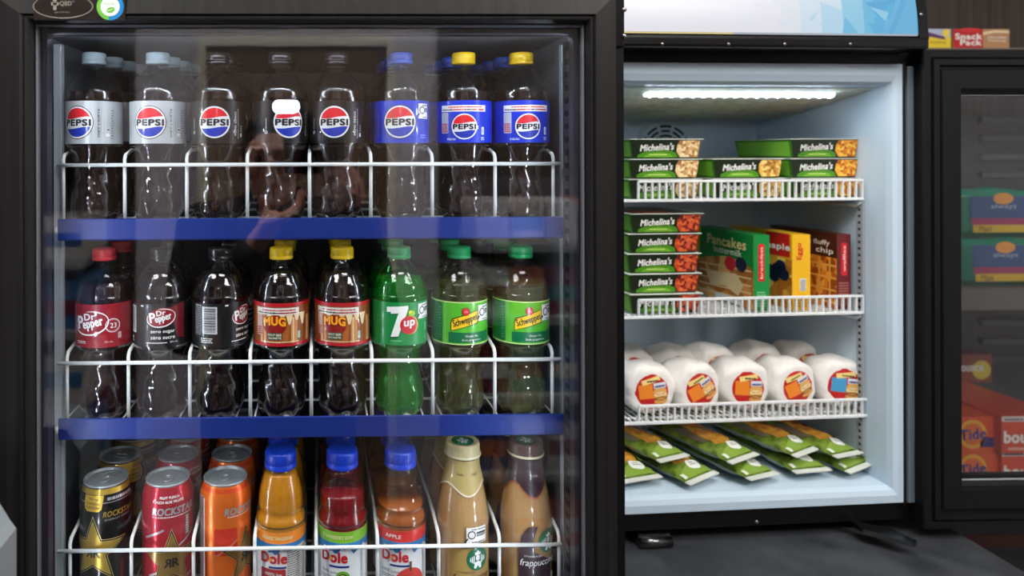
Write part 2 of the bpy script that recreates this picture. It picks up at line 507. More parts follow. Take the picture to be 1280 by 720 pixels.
# door
GX0, GX1, GZ1, GZ0 = -0.3045, 0.2885, CZ+0.1385, CZ-0.585
FW = 0.0335
b = MB()
ring_frame(b, GX0-FW*1.4, GX1+FW, GZ0-FW, GZ1+FW, [(0, 0.765), (0, 0.737), (0.002, 0.732), (FW-0.009, 0.729), (FW-0.007, 0.7315), (FW-0.005, 0.729), (FW-0.003, 0.7295), (FW, 0.735), (FW, 0.765)], m_brushed, 1.4)
frame = cl(b, 'door_frame')
def fsub(mb, name):
    return mb.build(name, frame)
b = MB(); ring_frame(b, GX0-0.0005, GX1+0.0005, GZ0, GZ1, [(0, 0.740), (0.0015, 0.7385), (0.003, 0.740), (0.003, 0.7455), (0, 0.7455)], m_bead); fsub(b, 'inner_bead')
b = MB().box((GX0-0.001, 0.7455, GZ0), (GX1+0.001, 0.7495, GZ1), m_glass); fsub(b, 'glass_pane')
b = MB(); ring_frame(b, GX0-0.002, GX1+0.002, GZ0-0.002, GZ1+0.002, [(0, 0.7505), (0.010, 0.7505), (0.010, 0.764), (0, 0.764)], m_gask); fsub(b, 'gasket')
# header badge and round sticker
bx0 = P(42, 0, 0.727).x; bx1 = P(156, 0, 0.727).x; bz0 = P(90, 25.5, 0.727).z
m_badge = mat('badge_brown_black', '#211c19', 0.3, coat=0.4)
b = MB().box((bx0, 0.7265, bz0), (bx1, 0.7295, CZ+0.178), m_badge, 0.0008); bo = fsub(b, 'badge_plate')
W, K, SIL = ink('#f2f2ee'), ink('#16161a'), ink('#c9c3b6', 0.25, 0.6)
pc = P(79, 8, 0.7265)
a = Art(); a.ring(0, 0, 31.5, 12.8, 0.9, SIL, 1)
a.rect(-12.5, 0.8, -4.5, 4.2, SIL, 1); a.rect(-10.2, -4, -6.8, 9, SIL, 1); a.rect(-10.6, 1.7, -6.4, 3.3, ink('#211c19'), 2)
a.text('QBD', 2.8, 2.6, 5.6, SIL, 1, w=12.5, bold=0.02); a.text('TM', 11, 5, 1.2, SIL, 1); a.text('QBD COOLING', -1.2, -6.4, 1.9, SIL, 1)
link('badge_lettering', a.mesh('badge_lettering', flat((pc.x, 0.7262, pc.z), (1, 0, 0), (0, 0, 1)), None), bo)
pc = P(138, 8.5, 0.7265)
a = Art(); G, B_ = ink('#6cb644'), ink('#1d7fc0')
a.disc(0, 0, 14.2, B_, 1, n=48)
pts = [(14.2*math.cos(math.radians(t)), 14.2*math.sin(math.radians(t))) for t in range(95, 266, 8)]+[(9.5*math.cos(math.radians(t)), 9.5*math.sin(math.radians(t))) for t in range(265, 94, -8)]
a.poly(pts, G, 2); a.disc(0, 0, 10, ink('#e8f0ee'), 3); a.disc(0.6, -3.6, 4.6, G, 4, ry=3.1, rot=0.3); a.rect(-3.5, -4, 2.8, -3.4, W, 5, rot=0.3)
a.lines(-7, 1.8, 7, 4.6, 2, ink('#9dbf9a'), 4, 0.45)
link('round_sticker', a.mesh('round_sticker', flat((pc.x, 0.7262, pc.z), (1, 0, 0), (0, 0, 1)), None), bo)
# hinge plate with two screws at the right
b = MB(); hx = P(778, 0, 0.76)
b.box((0.3255, 0.7635, CZ+0.118), (0.3435, 0.7668, CZ+0.19), m_black2, 0.001); hp = cl(b, 'hinge_plate')
for py in (12, 45):
    b = MB(); q = P(782, py, 0.762); b.lathe([(0.0026, 0), (0.0026, 0.0012), (0.0012, 0.002)], m_steel, 10, (q.x-0.001, 0.7635, q.z), axis='Y', zf=lambda th, r, z: -z)
    b.build('screw', hp)
# pale side channels, and LED strips on the jambs just behind the glass
for sx, pa, pb_ in ((1, 67.5, 77.5), (-1, 701, 711.5)):
    x0, x1 = P(pa, 0, 0.872).x, P(pb_, 0, 0.872).x
    b = MB().box((x0, 0.869, IZ0+0.005), (x1, 0.880, CZ+0.137), m_alu, 0.001); cl(b, 'side_channel')
for sx, pa, pb_ in ((1, 47.5, 54), (-1, 721, 728)):
    x0, x1 = P(pa, 0, 0.768).x, P(pb_, 0, 0.768).x; zt = CZ+0.128; zb = IZ0+0.02
    b = MB().box((x0, 0.768, zb), (x1, 0.776, zt), m_gask, 0.0005); bar = cl(b, 'led_strip')
    n = 26; xi = x1 if sx > 0 else x0
    d = Vector((0.26*sx, 0.966, 0)); nn = Vector((0.966*sx, -0.26, 0)); 
    for i in range(n):
        z = zb+0.01+(zt-zb-0.02)*i/(n-1); mid = Vector((xi+0.0012*sx, 0.773, 0)); e = Vector((-0.20*sx, 0.98, 0)).normalized()*0.003
        b = MB(); q = [mid-e+Vector((0, 0, z-0.003)), mid+e+Vector((0, 0, z-0.003)), mid+e+Vector((0, 0, z+0.003)), mid-e+Vector((0, 0, z+0.003))]
        b.add(q, [(0, 1, 2, 3)], m_chip); b.build('led_chip', bar)
zt = CZ+0.1330; xa_, xb_ = P(58, 0, 0.768).x, P(716, 0, 0.768).x
b = MB().box((xa_, 0.768, zt+0.0005), (xb_, 0.777, zt+0.009), m_gask, 0.0005); b.box((xa_, 0.7665, zt-0.0035), (xb_, 0.7685, zt+0.009), m_gask, 0.0005); bar = cl(b, 'led_strip')
for i in range(24):
    x = xa_+0.012+(xb_-xa_-0.024)*i/23
    MB().add([(x-0.003, 0.7735, zt-0.0016), (x+0.003, 0.7735, zt-0.0016), (x+0.003, 0.7780, zt+0.0030), (x-0.003, 0.7780, zt+0.0030)], [(0, 1, 2, 3)], m_chip).build('led_chip', bar)
m_std = mat('dark_shelf_standard', '#4a4c4e', 0.35, 0.7); m_hole = mat('slot_dark', '#050505', 0.8)
for x0 in (IX0+0.0005, IX1-0.0065):
    for y0 in (0.835, 1.20):
        b = MB().box((x0, y0, IZ0+0.01), (x0+0.006, y0+0.016, IZ1-0.01), m_std)
        xx = x0+0.0062 if x0 < 0 else x0-0.0002
        for i in range(46):
            z = IZ0+0.02+i*0.016; b.box((min(x0, xx)-0.0002+0.0002, y0-0.0003, z), (max(x0+0.006, xx), y0+0.008, z+0.007), m_hole)
        cl(b, 'shelf_standard')

# ------------------------------------------------------------------ cooler shelves
m_blue = mat('blue_price_strip', '#0c2876', 0.45)
SH = []
def cooler_shelf(zs, divs, lab, slope=0.0, zf=-0.0105):
    """zs: top of the blue strip, divs: pixel columns of the uprights"""
    YR = 0.862
    t = tag(empty('wire_shelf', (0, YR, zs)), lab, 'shelf', 'wire shelves in the beverage cooler')
    def sl(p): return (p[0], p[1]-YR, p[2]+slope*max(0, p[1]-YR))
    xa, xb = P(70, 0, YR).x, P(700, 0, YR).x
    f = MB()
    for i in range(27):
        x = xa+0.004+(xb-xa-0.008)*i/26
        f.tube([sl((x, YR+0.001, zf)), sl((x, 1.19, zf))], 0.0012, m_white_wire, 6)
    for y in (0.875, 0.95, 1.03, 1.11, 1.19): f.tube([sl((xa, y, zf-0.0028)), sl((xb, y, zf-0.0028))], 0.0019, m_white_wire, 8)
    f.build('shelf_grid', t)
    f = MB().tube([(xa, 0.0, 0.0666), (xb, 0.0, 0.0666)], 0.0024, m_white_wire, 10); f.build('front_rail', t)
    for px in divs:
        x = P(px, 300, YR).x
        pts = [(x, YR+0.004, -0.012), (x, YR+0.004, 0.0735), (x, YR+0.008, 0.0785), (x, YR+0.048, 0.0855), (x, 1.15, 0.0855), (x, 1.16, 0.08), (x, 1.16, zf)]
        MB().tube([sl(p) for p in pts], 0.0023, m_white_wire, 8).build('divider_wire', t)
    st = MB(); xs0, xs1 = P(72.5, 0, YR-0.005).x, P(702, 0, YR-0.005).x
    st.prism([(-0.0065, -0.0265), (-0.0045, -0.0275), (-0.0045, -0.001), (-0.006, 0.0), (-0.008, -0.001), (-0.008, -0.025)], xs0, xs1, m_blue, 'X'); st.build('price_strip', t)
    for x in (xs0-0.0015, xs1+0.0015):
        MB().ball((x, -0.004, -0.0145), (0.0045, 0.004, 0.0055), m_white_wire, 12, 8).build('end_cap', t)
    SH.append((zs, slope)); return t
Z1, Z2, Z3 = P(390, 272, 0.857).z, P(390, 519.5, 0.857).z, P(390, 754, 0.857).z
SLOPE1 = 0.055
cooler_shelf(Z1, (78, 155, 233, 309, 387, 464, 541, 620, 693), 'top wire shelf with blue strip, carrying the row of cola bottles', SLOPE1)
cooler_shelf(Z2, (82, 159, 236, 312, 388.5, 464.5, 541, 619, 691), 'middle wire shelf with blue strip, carrying the red, black and green soda bottles')
cooler_shelf(Z3, (85, 162, 240, 317, 394, 471, 548, 624, 699), 'bottom wire shelf, carrying the tall cans, juices and coffee bottles', 0.0, -0.0175)

# grey appliance whose corner shows at the lower left of the cooler
t = tag(empty('countertop_appliance', (-0.40, 0.60, CTZ+0.0005)), 'grey appliance with a sloping corner standing at the left front of the cooler', 'appliance')
zt_ = P(20, 661, 0.66).z-CTZ; xt_ = P(20.5, 661, 0.66).x+0.40; zt0_ = P(0, 630, 0.66).z-CTZ; x0_ = P(0, 630, 0.66).x+0.40
b = MB().prism([(-0.06, 0.012), (xt_, 0.012), (xt_, zt_), (xt_-0.006, zt_+0.008), (x0_, zt0_), (-0.06, zt0_+0.03)], -0.01, 0.06, mat('appliance_grey', '#7c8488', 0.45), 'Y'); b.build('housing', t)
for x in (-0.045, xt_-0.015):
    for y in (0.004, 0.046): MB().lathe([(0.008, 0), (0.008, 0.0125)], m_black, 14, (x, y, 0)).build('foot', t)

# ================================================================== drinks
W, K = ink('#f2f2ee'), ink('#16161a')
m_pet = thin('clear_pet', (0.93, 0.94, 0.93), 0.045)
m_pet_g = thin('green_pet', (0.42, 0.92, 0.52), 0.05)
m_cola = mat('cola_liquid', '#1c0f0a', 0.06, coat=0.6)
m_cola2 = mat('dark_red_cola_liquid', '#1e0a0c', 0.06, coat=0.6)
m_root = mat('root_beer_liquid', '#120a08', 0.06, coat=0.6)
m_lime = mat('green_soda_liquid', '#2fbf55', 0.05, trans=0.8, ior=1.33, coat=0.3)
m_ginger = mat('ginger_ale_liquid', '#a5a768', 0.05, trans=0.9, ior=1.33, coat=0.3)
def cap_mesh(m, r, z0, z1, ridges=50, neck=True):
    b = MB(); h = z1-z0
    fr = (lambda th, rr, z: rr*(1+0.012*math.cos(ridges*th))) if ridges else None
    b.lathe([(r*0.98, z0), (r*1.0, z0+0.001), (r*1.0, z0+h*0.26), (r*0.955, z0+h*0.30), (r*0.99, z0+h*0.34), (r*0.985, z0+h*0.85), (r*0.93, z0+h*0.96), (r*0.80, z1)], m, 120 if ridges else 40, fr=fr, smooth=True)
    return b.mesh('cap')
# body profile of the cola bottle, metres
PEPSI_P = smooth_prof([(0.0245, 0.0), (0.0305, 0.010), (0.0312, 0.022), (0.0300, 0.034), (0.0268, 0.052), (0.0262, 0.066), (0.0292, 0.083), (0.0342, 0.096), (0.0358, 0.103), (0.0358, 0.152), (0.0355, 0.160), (0.0335, 0.172), (0.0270, 0.184), (0.0190, 0.193), (0.0142, 0.198), (0.0130, 0.202), (0.0128, 0.212)], 4)
SODA_P = smooth_prof([(0.0245, 0.0), (0.0300, 0.009), (0.0315, 0.022), (0.0305, 0.038), (0.0262, 0.055), (0.0250, 0.066), (0.0285, 0.080), (0.0338, 0.090), (0.0360, 0.097), (0.0360, 0.150), (0.0352, 0.158), (0.0318, 0.172), (0.0255, 0.184), (0.0180, 0.1925), (0.0140, 0.197), (0.0126, 0.200), (0.0126, 0.210)], 4)
def petal(th, r, z):
    k = max(0.0, 1-z/0.022)
    return z+0.006*k*(0.5+0.5*math.cos(5*th))**2
def swirl(th, r, z):
    g = max(0.0, 1-abs(z-0.048)/0.044)
    return r*(1+0.026*g*math.cos(10*th+z*260)+0.006*math.sin(z*1150+2*math.cos(2*th))*min(1, g*2))
def rings(th, r, z):
    g = max(0.0, 1-abs(z-0.172)/0.018)
    return swirl(th, r, z)*(1+0.012*g*math.sin(z*2400+2*math.sin(th)))
def pet_mesh(prof, m, fr=swirl): return MB().lathe(prof, m, 60, fr=fr, zf=petal, capt=False).mesh('bottle_body')
def liquid_mesh(prof, m, fill, fr=swirl):
    pr = [(r-0.0007, z+(0.0006 if z < 0.001 else 0)) for r, z in prof if z < fill]; rf = interp(prof)
    pr.append((rf(fill)-0.0007, fill))
    return MB().lathe(pr, m, 60, fr=fr, zf=petal).mesh('liquid')
def label_mesh(art, z0, h, base, rad=0.0359, H2=None, girth=360, name='label'):
    """full wrap base plus artwork"""
    n = 72; b = []
    vs = []; fs = []
    k = int(n*girth/360)
    U = rad*1000*PI*girth/180/2*1.0
    a = Art()
    for i in range(k):
        u0 = -U+2*U*i/k; u1 = -U+2*U*(i+1)/k
        a.rect(u0, 0, u1, h*1000, base, 0)
    a.it += art.it
    return a.mesh(name, wrap(rad, None, z0), 4.0)
def make_bottle(kind, body, liquid, cap, label, desc=None):
    t = empty(kind)
    link('bottle_body', body, t); link('liquid', liquid, t); link('label', label, t)
    link('cap', cap, t)
    return t

# ---- cola artwork, v from 0 to 53 mm
def globe(a, cx, cy, r, ring=True):
    red, blue = ink('#e01f2b'), ink('#1b34a8')
    if ring: a.disc(cx, cy, r+1.0, K, 1, n=48)
    a.disc(cx, cy, r, W, 2, n=48)
    q = r*0.905
    def wave(x, o, s): return o*q+s*q*(0.35*x/q+0.30*math.sin(PI*x/q*0.95-0.3))
    N = 28
    # upper field
    pts = []; 
    for k in range(N+1):
        x = -q*0.955+2*q*0.955*k/N; pts.append((cx+x, cy+wave(x, 0.325, 0.16)))
    top = []
    for k in range(N+1):
        x = q*0.955-2*q*0.955*k/N; top.append((cx+x, cy+max(math.sqrt(max(q*q-x*x, 0)), wave(x, 0.325, 0.16))))
    a.poly(pts+top, red, 3)
    pts = []
    for k in range(N+1):
        x = -q*0.93+2*q*0.93*k/N; pts.append((cx+x, cy+wave(x, -0.38, 0.14)))
    bot = []
    for k in range(N+1):
        x = q*0.93-2*q*0.93*k/N; bot.append((cx+x, cy-max(math.sqrt(max(q*q-x*x, 0)), -wave(x, -0.38, 0.14))))
    a.poly(pts+bot, blue, 3)
    a.text('PEPSI', cx, cy-0.2*r/20, r*0.43, K, 4, w=r*1.80, bold=0.085)
def cola_label(style):
    a = Art()
    if style == 'diet':
        base = ink('#c3c6c5', 0.3, 0.15); globe(a, 0, 26.5, 20)
        a.text('DIET | DIÈTE', 27, 26, 3.6, K, 2, w=36, bold=0.02, rot=PI/2)
        a.rect(36, 9, 41, 13, W, 2, rad=1); a.rect(37, 15, 41, 20, W, 2, rad=1); a.rect(37.2, 16, 40.6, 19, ink('#777c80'), 3)
        a.lines(43, 6, 47, 44, 12, ink('#80868a'), 2, 0.5)
    elif style == 'zero':
        base = ink('#15120f'); globe(a, 0, 26.5, 20, ring=False)
        a.text('PEPSI ZERO', 28, 25, 2.9, W, 2, w=30, rot=PI/2, bold=0.01); a.text('SUGAR | SANS SUCRE', 32.5, 25, 2.6, W, 2, w=38, rot=PI/2)
        a.rect(36, 8, 39, 13, W, 2, rad=0.8); a.lines(37, 15, 38.5, 24, 3, W, 2, 0.5)
        a.text('Québec', -30, 25, 2.2, W, 2, rot=PI/2, w=14); a.ring(-30, 14, 2, 2, 0.7, W, 2)
    elif style == 'blue':
        base = ink('#1032b8'); globe(a, 0, 26.5, 20.5)
        mag_box(a, 25, 31, 43, 50)
        a.rect(-33, 6, -32, 40, ink('#5b78d8'), 2); a.lines(28, 6, 38, 12, 2, ink('#8ea4ea'), 2)
    else:
        base = ink('#1032c4'); globe(a, 1, 20.5, 16.3, ring=False)
        a.rect(-31, 39.5, 30, 47.5, W, 2)
        R = ink('#d8323a')
        a.lines(-20, 44.3, 24, 47, 1, R, 3, 0.6, 3); a.lines(-29, 41, 27, 43.6, 1, K, 3, 0.6, 9); a.lines(-14, 41, 4, 43.6, 1, R, 4, 0.6, 4); a.lines(12, 41, 27, 43.6, 1, R, 4, 0.6, 5)
        a.rect(-31, 12, -20, 38.5, ink('#b9c0cc'), 2, rad=1.5)
        a.lines(-30, 13.5, -21, 25.5, 5, R, 3, 0.62, 6)
        a.rect(23.5, 10, 27.5, 20, W, 2, rad=1.6); a.rect(24.6, 12, 26.4, 18, ink('#9fb0e0'), 3)
        a.lines(23, 3.5, 28, 8, 2, W, 2, 0.5); a.lines(-22, 3.5, -10, 6.5, 2, W, 2, 0.4)
    return label_mesh(a, 0.1005, 0.0535, base)
def mag_box(a, x0, y0, x1, y1):
    """white box with a magnifying glass and small print"""
    a.rect(x0, y0, x1, y1, W, 2); h = y1-y0; r = h*0.26
    cx, cy = x0+r+1.5, y0+h*0.55
    a.ring(cx, cy, r, r, r*0.28, K, 3); a.rect(cx-r*1.5, cy-r*1.9, cx-r*1.1, cy-r*0.7, K, 3, rot=-0.6)
    a.rect(cx+r+0.8, cy-h*0.12, x1-1, cy+h*0.16, K, 3); a.lines(cx+r+1.4, cy-h*0.06, x1-1.4, cy+h*0.1, 2, W, 4, 0.35)
    a.lines(cx, y1-h*0.16, x1-1, y1-h*0.05, 1, K, 3, 0.6); a.lines(cx, y0+h*0.06, x1-2, y0+h*0.16, 1, K, 3, 0.6)

capc = {'silver': mat('cap_silver', '#8fa0a4', 0.35, coat=0.2), 'black': mat('cap_clear_black', '#1d1c1b', 0.25, coat=0.4), 'blue': mat('cap_blue', '#1b3f9c', 0.35, coat=0.2),
        'yellow': mat('cap_yellow', '#e3bd12', 0.35, coat=0.2), 'red': mat('cap_red', '#c02733', 0.35, coat=0.2), 'green': mat('cap_green', '#159a55', 0.35, coat=0.2), 'juice': mat('cap_juice_blue', '#0f3fc8', 0.3, coat=0.3)}
caps = {k: cap_mesh(m, 0.0152, 0.2035, 0.2185) for k, m in capc.items()}
caps2 = {k: cap_mesh(m, 0.0152, 0.2005, 0.2155) for k, m in capc.items()}
body_p = pet_mesh(PEPSI_P, m_pet)
liq_p = liquid_mesh(PEPSI_P, m_cola, 0.167)
LBL = {k: cola_label(k) for k in ('diet', 'zero', 'blue', 'promo')}
bottle = {}
for k, c in (('diet', 'silver'), ('zero', 'black'), ('blue', 'blue'), ('promo', 'yellow')):
    bottle[k] = make_bottle('cola_bottle', body_p, liq_p, caps[c], LBL[k])

# ---- middle shelf sodas (label band from z = .093 to .151)
SO_Z, SO_H = 0.0955, 0.054
def dp_logo(a, cx, cy, s=1.0, oval=None):
    if oval: a.disc(cx, cy, 21*s, oval, 1, ry=14*s, rot=0.15)
    a.ring(cx-1*s, cy-0.5*s, 21*s, 13.5*s, 1.6*s, W, 3, 150, 395, rot=0.15)
    a.ring(cx-1*s, cy-0.5*s, 21*s, 13.5*s, 1.3*s, W, 3, 20, 95, rot=0.15)
    a.text('Dr', cx-1.5*s, cy+7*s, 7.5*s, W, 4, w=13*s, bold=0.05, rot=0.12)
    a.text('P', cx-13.5*s, cy+0.2*s, 14.5*s, W, 4, w=9*s, bold=0.05, rot=0.12)
    a.text('epper', cx+2.2*s, cy-2.6*s, 10.5*s, W, 4, w=24*s, bold=0.05, rot=0.22)
def soda_label(style):
    a = Art(); h = SO_H
    if style == 'pepper':
        base = ink('#8e1221'); dp_logo(a, -5, 31, 1.12)
        a.ring(22, 27, 9.2, 8.6, 0.7, W, 2); a.ring(22, 27, 7.8, 7.2, 0.5, ink('#d59aa2'), 2); a.text('23', 22.5, 27, 6.2, W, 3)
        a.lines(-27, 5, -12, 9, 2, W, 2, 0.4, 4); a.text('591 mL', 17, 7, 2.4, W, 2); a.rect(28.5, 10, 33, 18, ink('#c9a4a8'), 2, rad=1)
        a.rect(-34.5, 18, -31, 50, ink('#c99aa0'), 2); a.lines(-34.3, 18.5, -31.2, 49.5, 12, base, 3, 0.5)
    elif style == 'pepper_zero':
        base = ink('#0e0d0f'); dp_logo(a, 0, 37, 0.86, ink('#8e1221'))
        a.poly([(8, 49), (30, 54), (30, 8), (20, 12), (16, 26)], ink('#7a1020'), 1)
        a.text('zero sugar', 1, 19, 4.0, W, 5, w=30, bold=0.03); a.text('zéro sucre', 1, 12.5, 4.4, W, 5, w=30, bold=0.03)
        a.rect(-20, 5.2, 6, 6.0, W, 2); a.text('591 mL', 15, 6, 2.4, W, 2)
        # the back of the wrap: bar code and table
        a.rect(-58, 16, -38, 50, ink('#c4c6c6'), 2)
        rnd = random.Random(4); v = 18.0
        while v < 48: 
            t_ = rnd.choice((0.5, 0.9, 1.3)); a.rect(-55, v, -40, v+t_, K, 3); v += t_+rnd.choice((0.6, 1.0))
        a.rect(-70, 14, -59.5, 52, ink('#8a8c8c'), 2); a.lines(-69.5, 14.5, -60, 51, 16, ink('#1a1a1c'), 3, 0.6)
        a.lines(-60, 5, -44, 12, 3, W, 2, 0.4, 6); a.rect(-28, 50.5, -24, 52, W, 2)
    elif style == 'mug':
        base = ink('#8a4a1c'); R = ink('#b3131f')
        a.rect(-70, 49.5, 70, 54, R, 2); a.rect(-70, 0, 70, 4, R, 2)
        for x0 in (-26, 16, 40): a.rect(x0, 4, x0+9, 36, ink('#c98a4e'), 1); a.rect(x0+2, 4, x0+4, 36, ink('#e6c193'), 2)
        a.poly([(-22, 4)]+[(12, 4), (16, 40), (-24, 40)], ink('#a95f24'), 1)
        for x, d in ((-26, 12), (-12, 5), (5, 6), (14, 14), (24, 9), (33, 15)): a.poly([(x-5, 41), (x+5, 41), (x+1.2, 41-d), (x-1.2, 41-d)], ink('#e8d3a8'), 2)
        a.rect(-31, 39.5, 27, 48, ink('#e2ded2'), 3); Rr = ink('#b8323a')
        a.lines(-22, 44.3, 22, 47, 1, Rr, 4, 0.6, 3); a.lines(-29, 41, 24, 43.6, 1, K, 4, 0.6, 9); a.lines(0, 41, 22, 43.6, 1, Rr, 5, 0.6, 4)
        a.rect(-31, 13, -22, 39, ink('#c8a8a0'), 3, rad=1.5); a.lines(-30, 14.5, -23, 25, 4, Rr, 4, 0.6, 6)
        a.disc(-5, 26, 15, ink('#8b1414'), 4, ry=12.5)
        a.text('MUG', -5, 30, 12.6, ink('#3a1006'), 5, w=31, bold=0.10, arch=2); a.text('MUG', -5, 30, 11.4, ink('#f7a01c'), 6, w=29, bold=0.08, arch=2)
        a.rect(-14, 8, 5, 17, ink('#3a4a3c'), 5, rad=2); a.text('ROOT BEER', -4.5, 14.5, 2.8, ink('#e8e0c0'), 6, w=17, bold=0.03); a.text('RACINETTE', -4.5, 10.5, 2.6, ink('#e8e0c0'), 6, w=16, bold=0.02)
        a.rect(25.5, 9, 29, 18, ink('#9fc4b0'), 3, rad=1); a.lines(-24, 4.8, 28, 7, 1, ink('#e8d3a8'), 3, 0.5)
    elif style == 'seven':
        base = ink('#04893f')
        a.poly([(-19, 47), (9, 49), (9.5, 45), (-4, 10), (-13.5, 9), (-3.5, 39), (-13, 38), (-13.5, 41), (-18.5, 40.5)], ink('#05501f'), 2)
        a.poly([(-18, 48), (9, 50), (9.5, 46), (-3.5, 11.5), (-13, 10.5), (-3, 40.5), (-12.5, 39.5), (-13, 42), (-18, 41.5)], W, 3)
        a.disc(11.5, 25.5, 11.8, ink('#d8b13a'), 2); a.disc(10, 25.5, 11.2, ink('#c8202c'), 4); a.text('up', 11, 26.5, 10.5, W, 5, w=15, bold=0.05, shear=0.15, rot=0.1)
        a.disc(14, 40, 4.6, ink('#9ccb2a'), 3, ry=3.6); a.disc(17, 43.5, 3, ink('#3a9a2c'), 3, ry=2.2, rot=0.7); a.disc(12, 42, 2, ink('#e6e04a'), 4)
        mag_box(a, 24, 32, 47, 51); a.rect(36, 16, 40, 26, ink('#7cc69a'), 3, rad=1); a.lines(34, 5, 42, 12, 3, ink('#59b57f'), 3)
        a.lines(-13, 5, 1, 8, 1, ink('#7cc69a'), 2)
    else:
        base = ink('#55b52c'); DG = ink('#0a6a3c')
        a.rect(-60, 2, -33, 52, DG, 1); a.lines(-38, 6, -34, 48, 12, ink('#3f9a6c'), 2)
        a.rect(-24, 2.5, 36, 15.5, DG, 1); a.rect(-60, 52.6, 60, 54, ink('#c6e88e'), 2); a.rect(-60, 0, 60, 1.2, ink('#c6e88e'), 2)
        def par(e, m, l): a.poly([(-20-e, 18-e), (14+e, 28-e), (14+e, 43+e), (-18-e, 32+e), (-20-e, 28)], m, l)
        par(1.0, K, 2); par(0, ink('#f2c81e'), 3)
        a.text('Schweppes', -2.5, 30, 11.5, K, 4, w=32.5, bold=0.02, rot=0.30, shear=0.1)
        a.disc(-2, 42, 5.2, ink('#8c1a1e'), 4); a.disc(-2, 42, 4.4, ink('#cf3138'), 5); a.lines(-4, 40.6, 0.5, 43.6, 2, ink('#f0a0a0'), 6, 0.5)
        mag_box(a, 15.5, 29, 35, 49)
        a.text('Ginger Ale', 6, 10.8, 3.2, W, 3, w=17); a.text('Soda gingembre', 6, 6.0, 3.2, W, 3, w=26)
    return label_mesh(a, SO_Z, h, base, 0.0362)
body_s = pet_mesh(SODA_P, m_pet, rings); body_g = pet_mesh(SODA_P, m_pet_g, rings)
SL = {k: soda_label(k) for k in ('pepper', 'pepper_zero', 'mug', 'seven', 'ginger')}
for k, bd, lq, fill, c in (('pepper', body_s, m_cola2, 0.172, 'red'), ('pepper_zero', body_s, m_root, 0.186, 'black'), ('mug', body_s, m_root, 0.184, 'yellow'), ('seven', body_g, m_lime, 0.178, 'green'), ('ginger', body_s, m_ginger, 0.172, 'green')):
    bottle[k] = make_bottle('soda_bottle', bd, liquid_mesh(SODA_P, lq, fill, rings), caps2[c], SL[k])

# ---- tall energy cans (r = .033, h = .157)
CAN_P = [(0.0235, 0.0), (0.0250, 0.0015), (0.0300, 0.007), (0.0328, 0.012), (0.0330, 0.016), (0.0330, 0.136), (0.0325, 0.1395), (0.0300, 0.1475), (0.0283, 0.1520), (0.0272, 0.1545)]
can_r = interp(CAN_P)
m_lid = mat('can_lid_aluminium', '#b9c1c4', 0.36, 0.55)
def can(kind, base_hex, art):
    t = empty('energy_drink_can')
    m = mat('can_'+kind, base_hex, 0.28, 0.45, coat=0.4)
    link('can_body', MB().lathe(CAN_P, m, 56, capt=False).mesh('can_body'), t)
    lid = MB().lathe([(0.0272, 0.1540), (0.0282, 0.1552), (0.0286, 0.1568), (0.0280, 0.1576), (0.0268, 0.1570), (0.0262, 0.1545), (0.0252, 0.1532), (0.0240, 0.1532), (0.0236, 0.1542), (0.020, 0.1544), (0.004, 0.1545)], m_lid, 48, capb=False)
    o = link('lid', lid.mesh('lid'), t)
    tb = MB()
    # ring pull: elongated ring with a finger hole plus rivet
    vs = []; fs = []; n = 22
    for k in range(n):
        a_ = 2*PI*k/n
        for (s, hx, hy, z) in ((1, 0.0075, 0.0115, 0.1553), (1, 0.0075, 0.0115, 0.1565), (0, 0.0042, 0.0045, 0.1565), (0, 0.0042, 0.0045, 0.1553)):
            vs.append((hx*math.cos(a_), (-0.002 if s else -0.007)+hy*math.sin(a_), z))
    for k in range(n):
        for j in range(4): fs.append((4*k+j, 4*((k+1) % n)+j, 4*((k+1) % n)+(j+1) % 4, 4*k+(j+1) % 4))
    tb.add(vs, fs, m_lid); tb.lathe([(0.0035, 0.1545), (0.0035, 0.1572), (0.002, 0.1578)], m_lid, 16, (0, 0.003, 0))
    tb.lathe([(0.0095, 0.1543), (0.0092, 0.1549), (0.0085, 0.1549), (0.0082, 0.1543)], m_lid, 28, (0, 0.011, 0), capb=False, capt=False)
    link('pull_tab', tb.mesh('pull_tab'), o)
    link('printed_artwork', art.mesh('printed_artwork', wrap(can_r, 0.033, 0.0, 0.00018), 4.0, 3.0), t)
    return t
GOLD, GOLD2, SILV = ink('#c9a640', 0.3, 0.6), ink('#e8cf7a', 0.3, 0.6), ink('#b9babd', 0.3, 0.5)
def bigstar(a, cx, cy, r, fill=GOLD):
    a.star(cx, cy, r*1.09, GOLD2, 2); a.star(cx, cy, r*1.04, K, 3); a.star(cx, cy, r*0.93, GOLD2, 4); a.star(cx, cy, r*0.89, fill, 5)
    a.text('R', cx-5, cy-2, 11, K, 6, w=9, bold=0.04, mirror=True); a.text('R', cx+5, cy-2, 11, K, 6, w=9, bold=0.04)
a = Art()
for i in range(26): a.rect(-104+8*i, 147.5, -96+8*i, 153.5, GOLD, 1)
a.poly([(-14, 147), (14, 147), (11, 131), (7, 128), (-9, 128), (-12, 131)], ink('#e2b93c', 0.3, 0.4), 2)
for i, (tx, wv) in enumerate((('160 mg', 14), ('CAFEINE', 19), ('CAFFEINE', 19))): a.text(tx, 0, 143-i*5.0, 3.2, K, 3, w=wv, bold=0.02, rot=-0.05)
a.lines(18, 141, 56, 145, 1, SILV, 2, 0.8, 2)
for i in range(26): a.rect(-104+8*i, 138, -96+8*i, 138.8, SILV, 1)
a.text('ROCKSTAR', 33, 124, 7, GOLD, 2, w=41, bold=0.04, shear=0.2); a.text('ENERGY DRINK', 33, 117, 2.4, SILV, 2, w=36)
a.text('ENERGY', -36, 128, 7, GOLD, 2, w=28, bold=0.04, shear=0.2)
bigstar(a, 0, 78, 41)
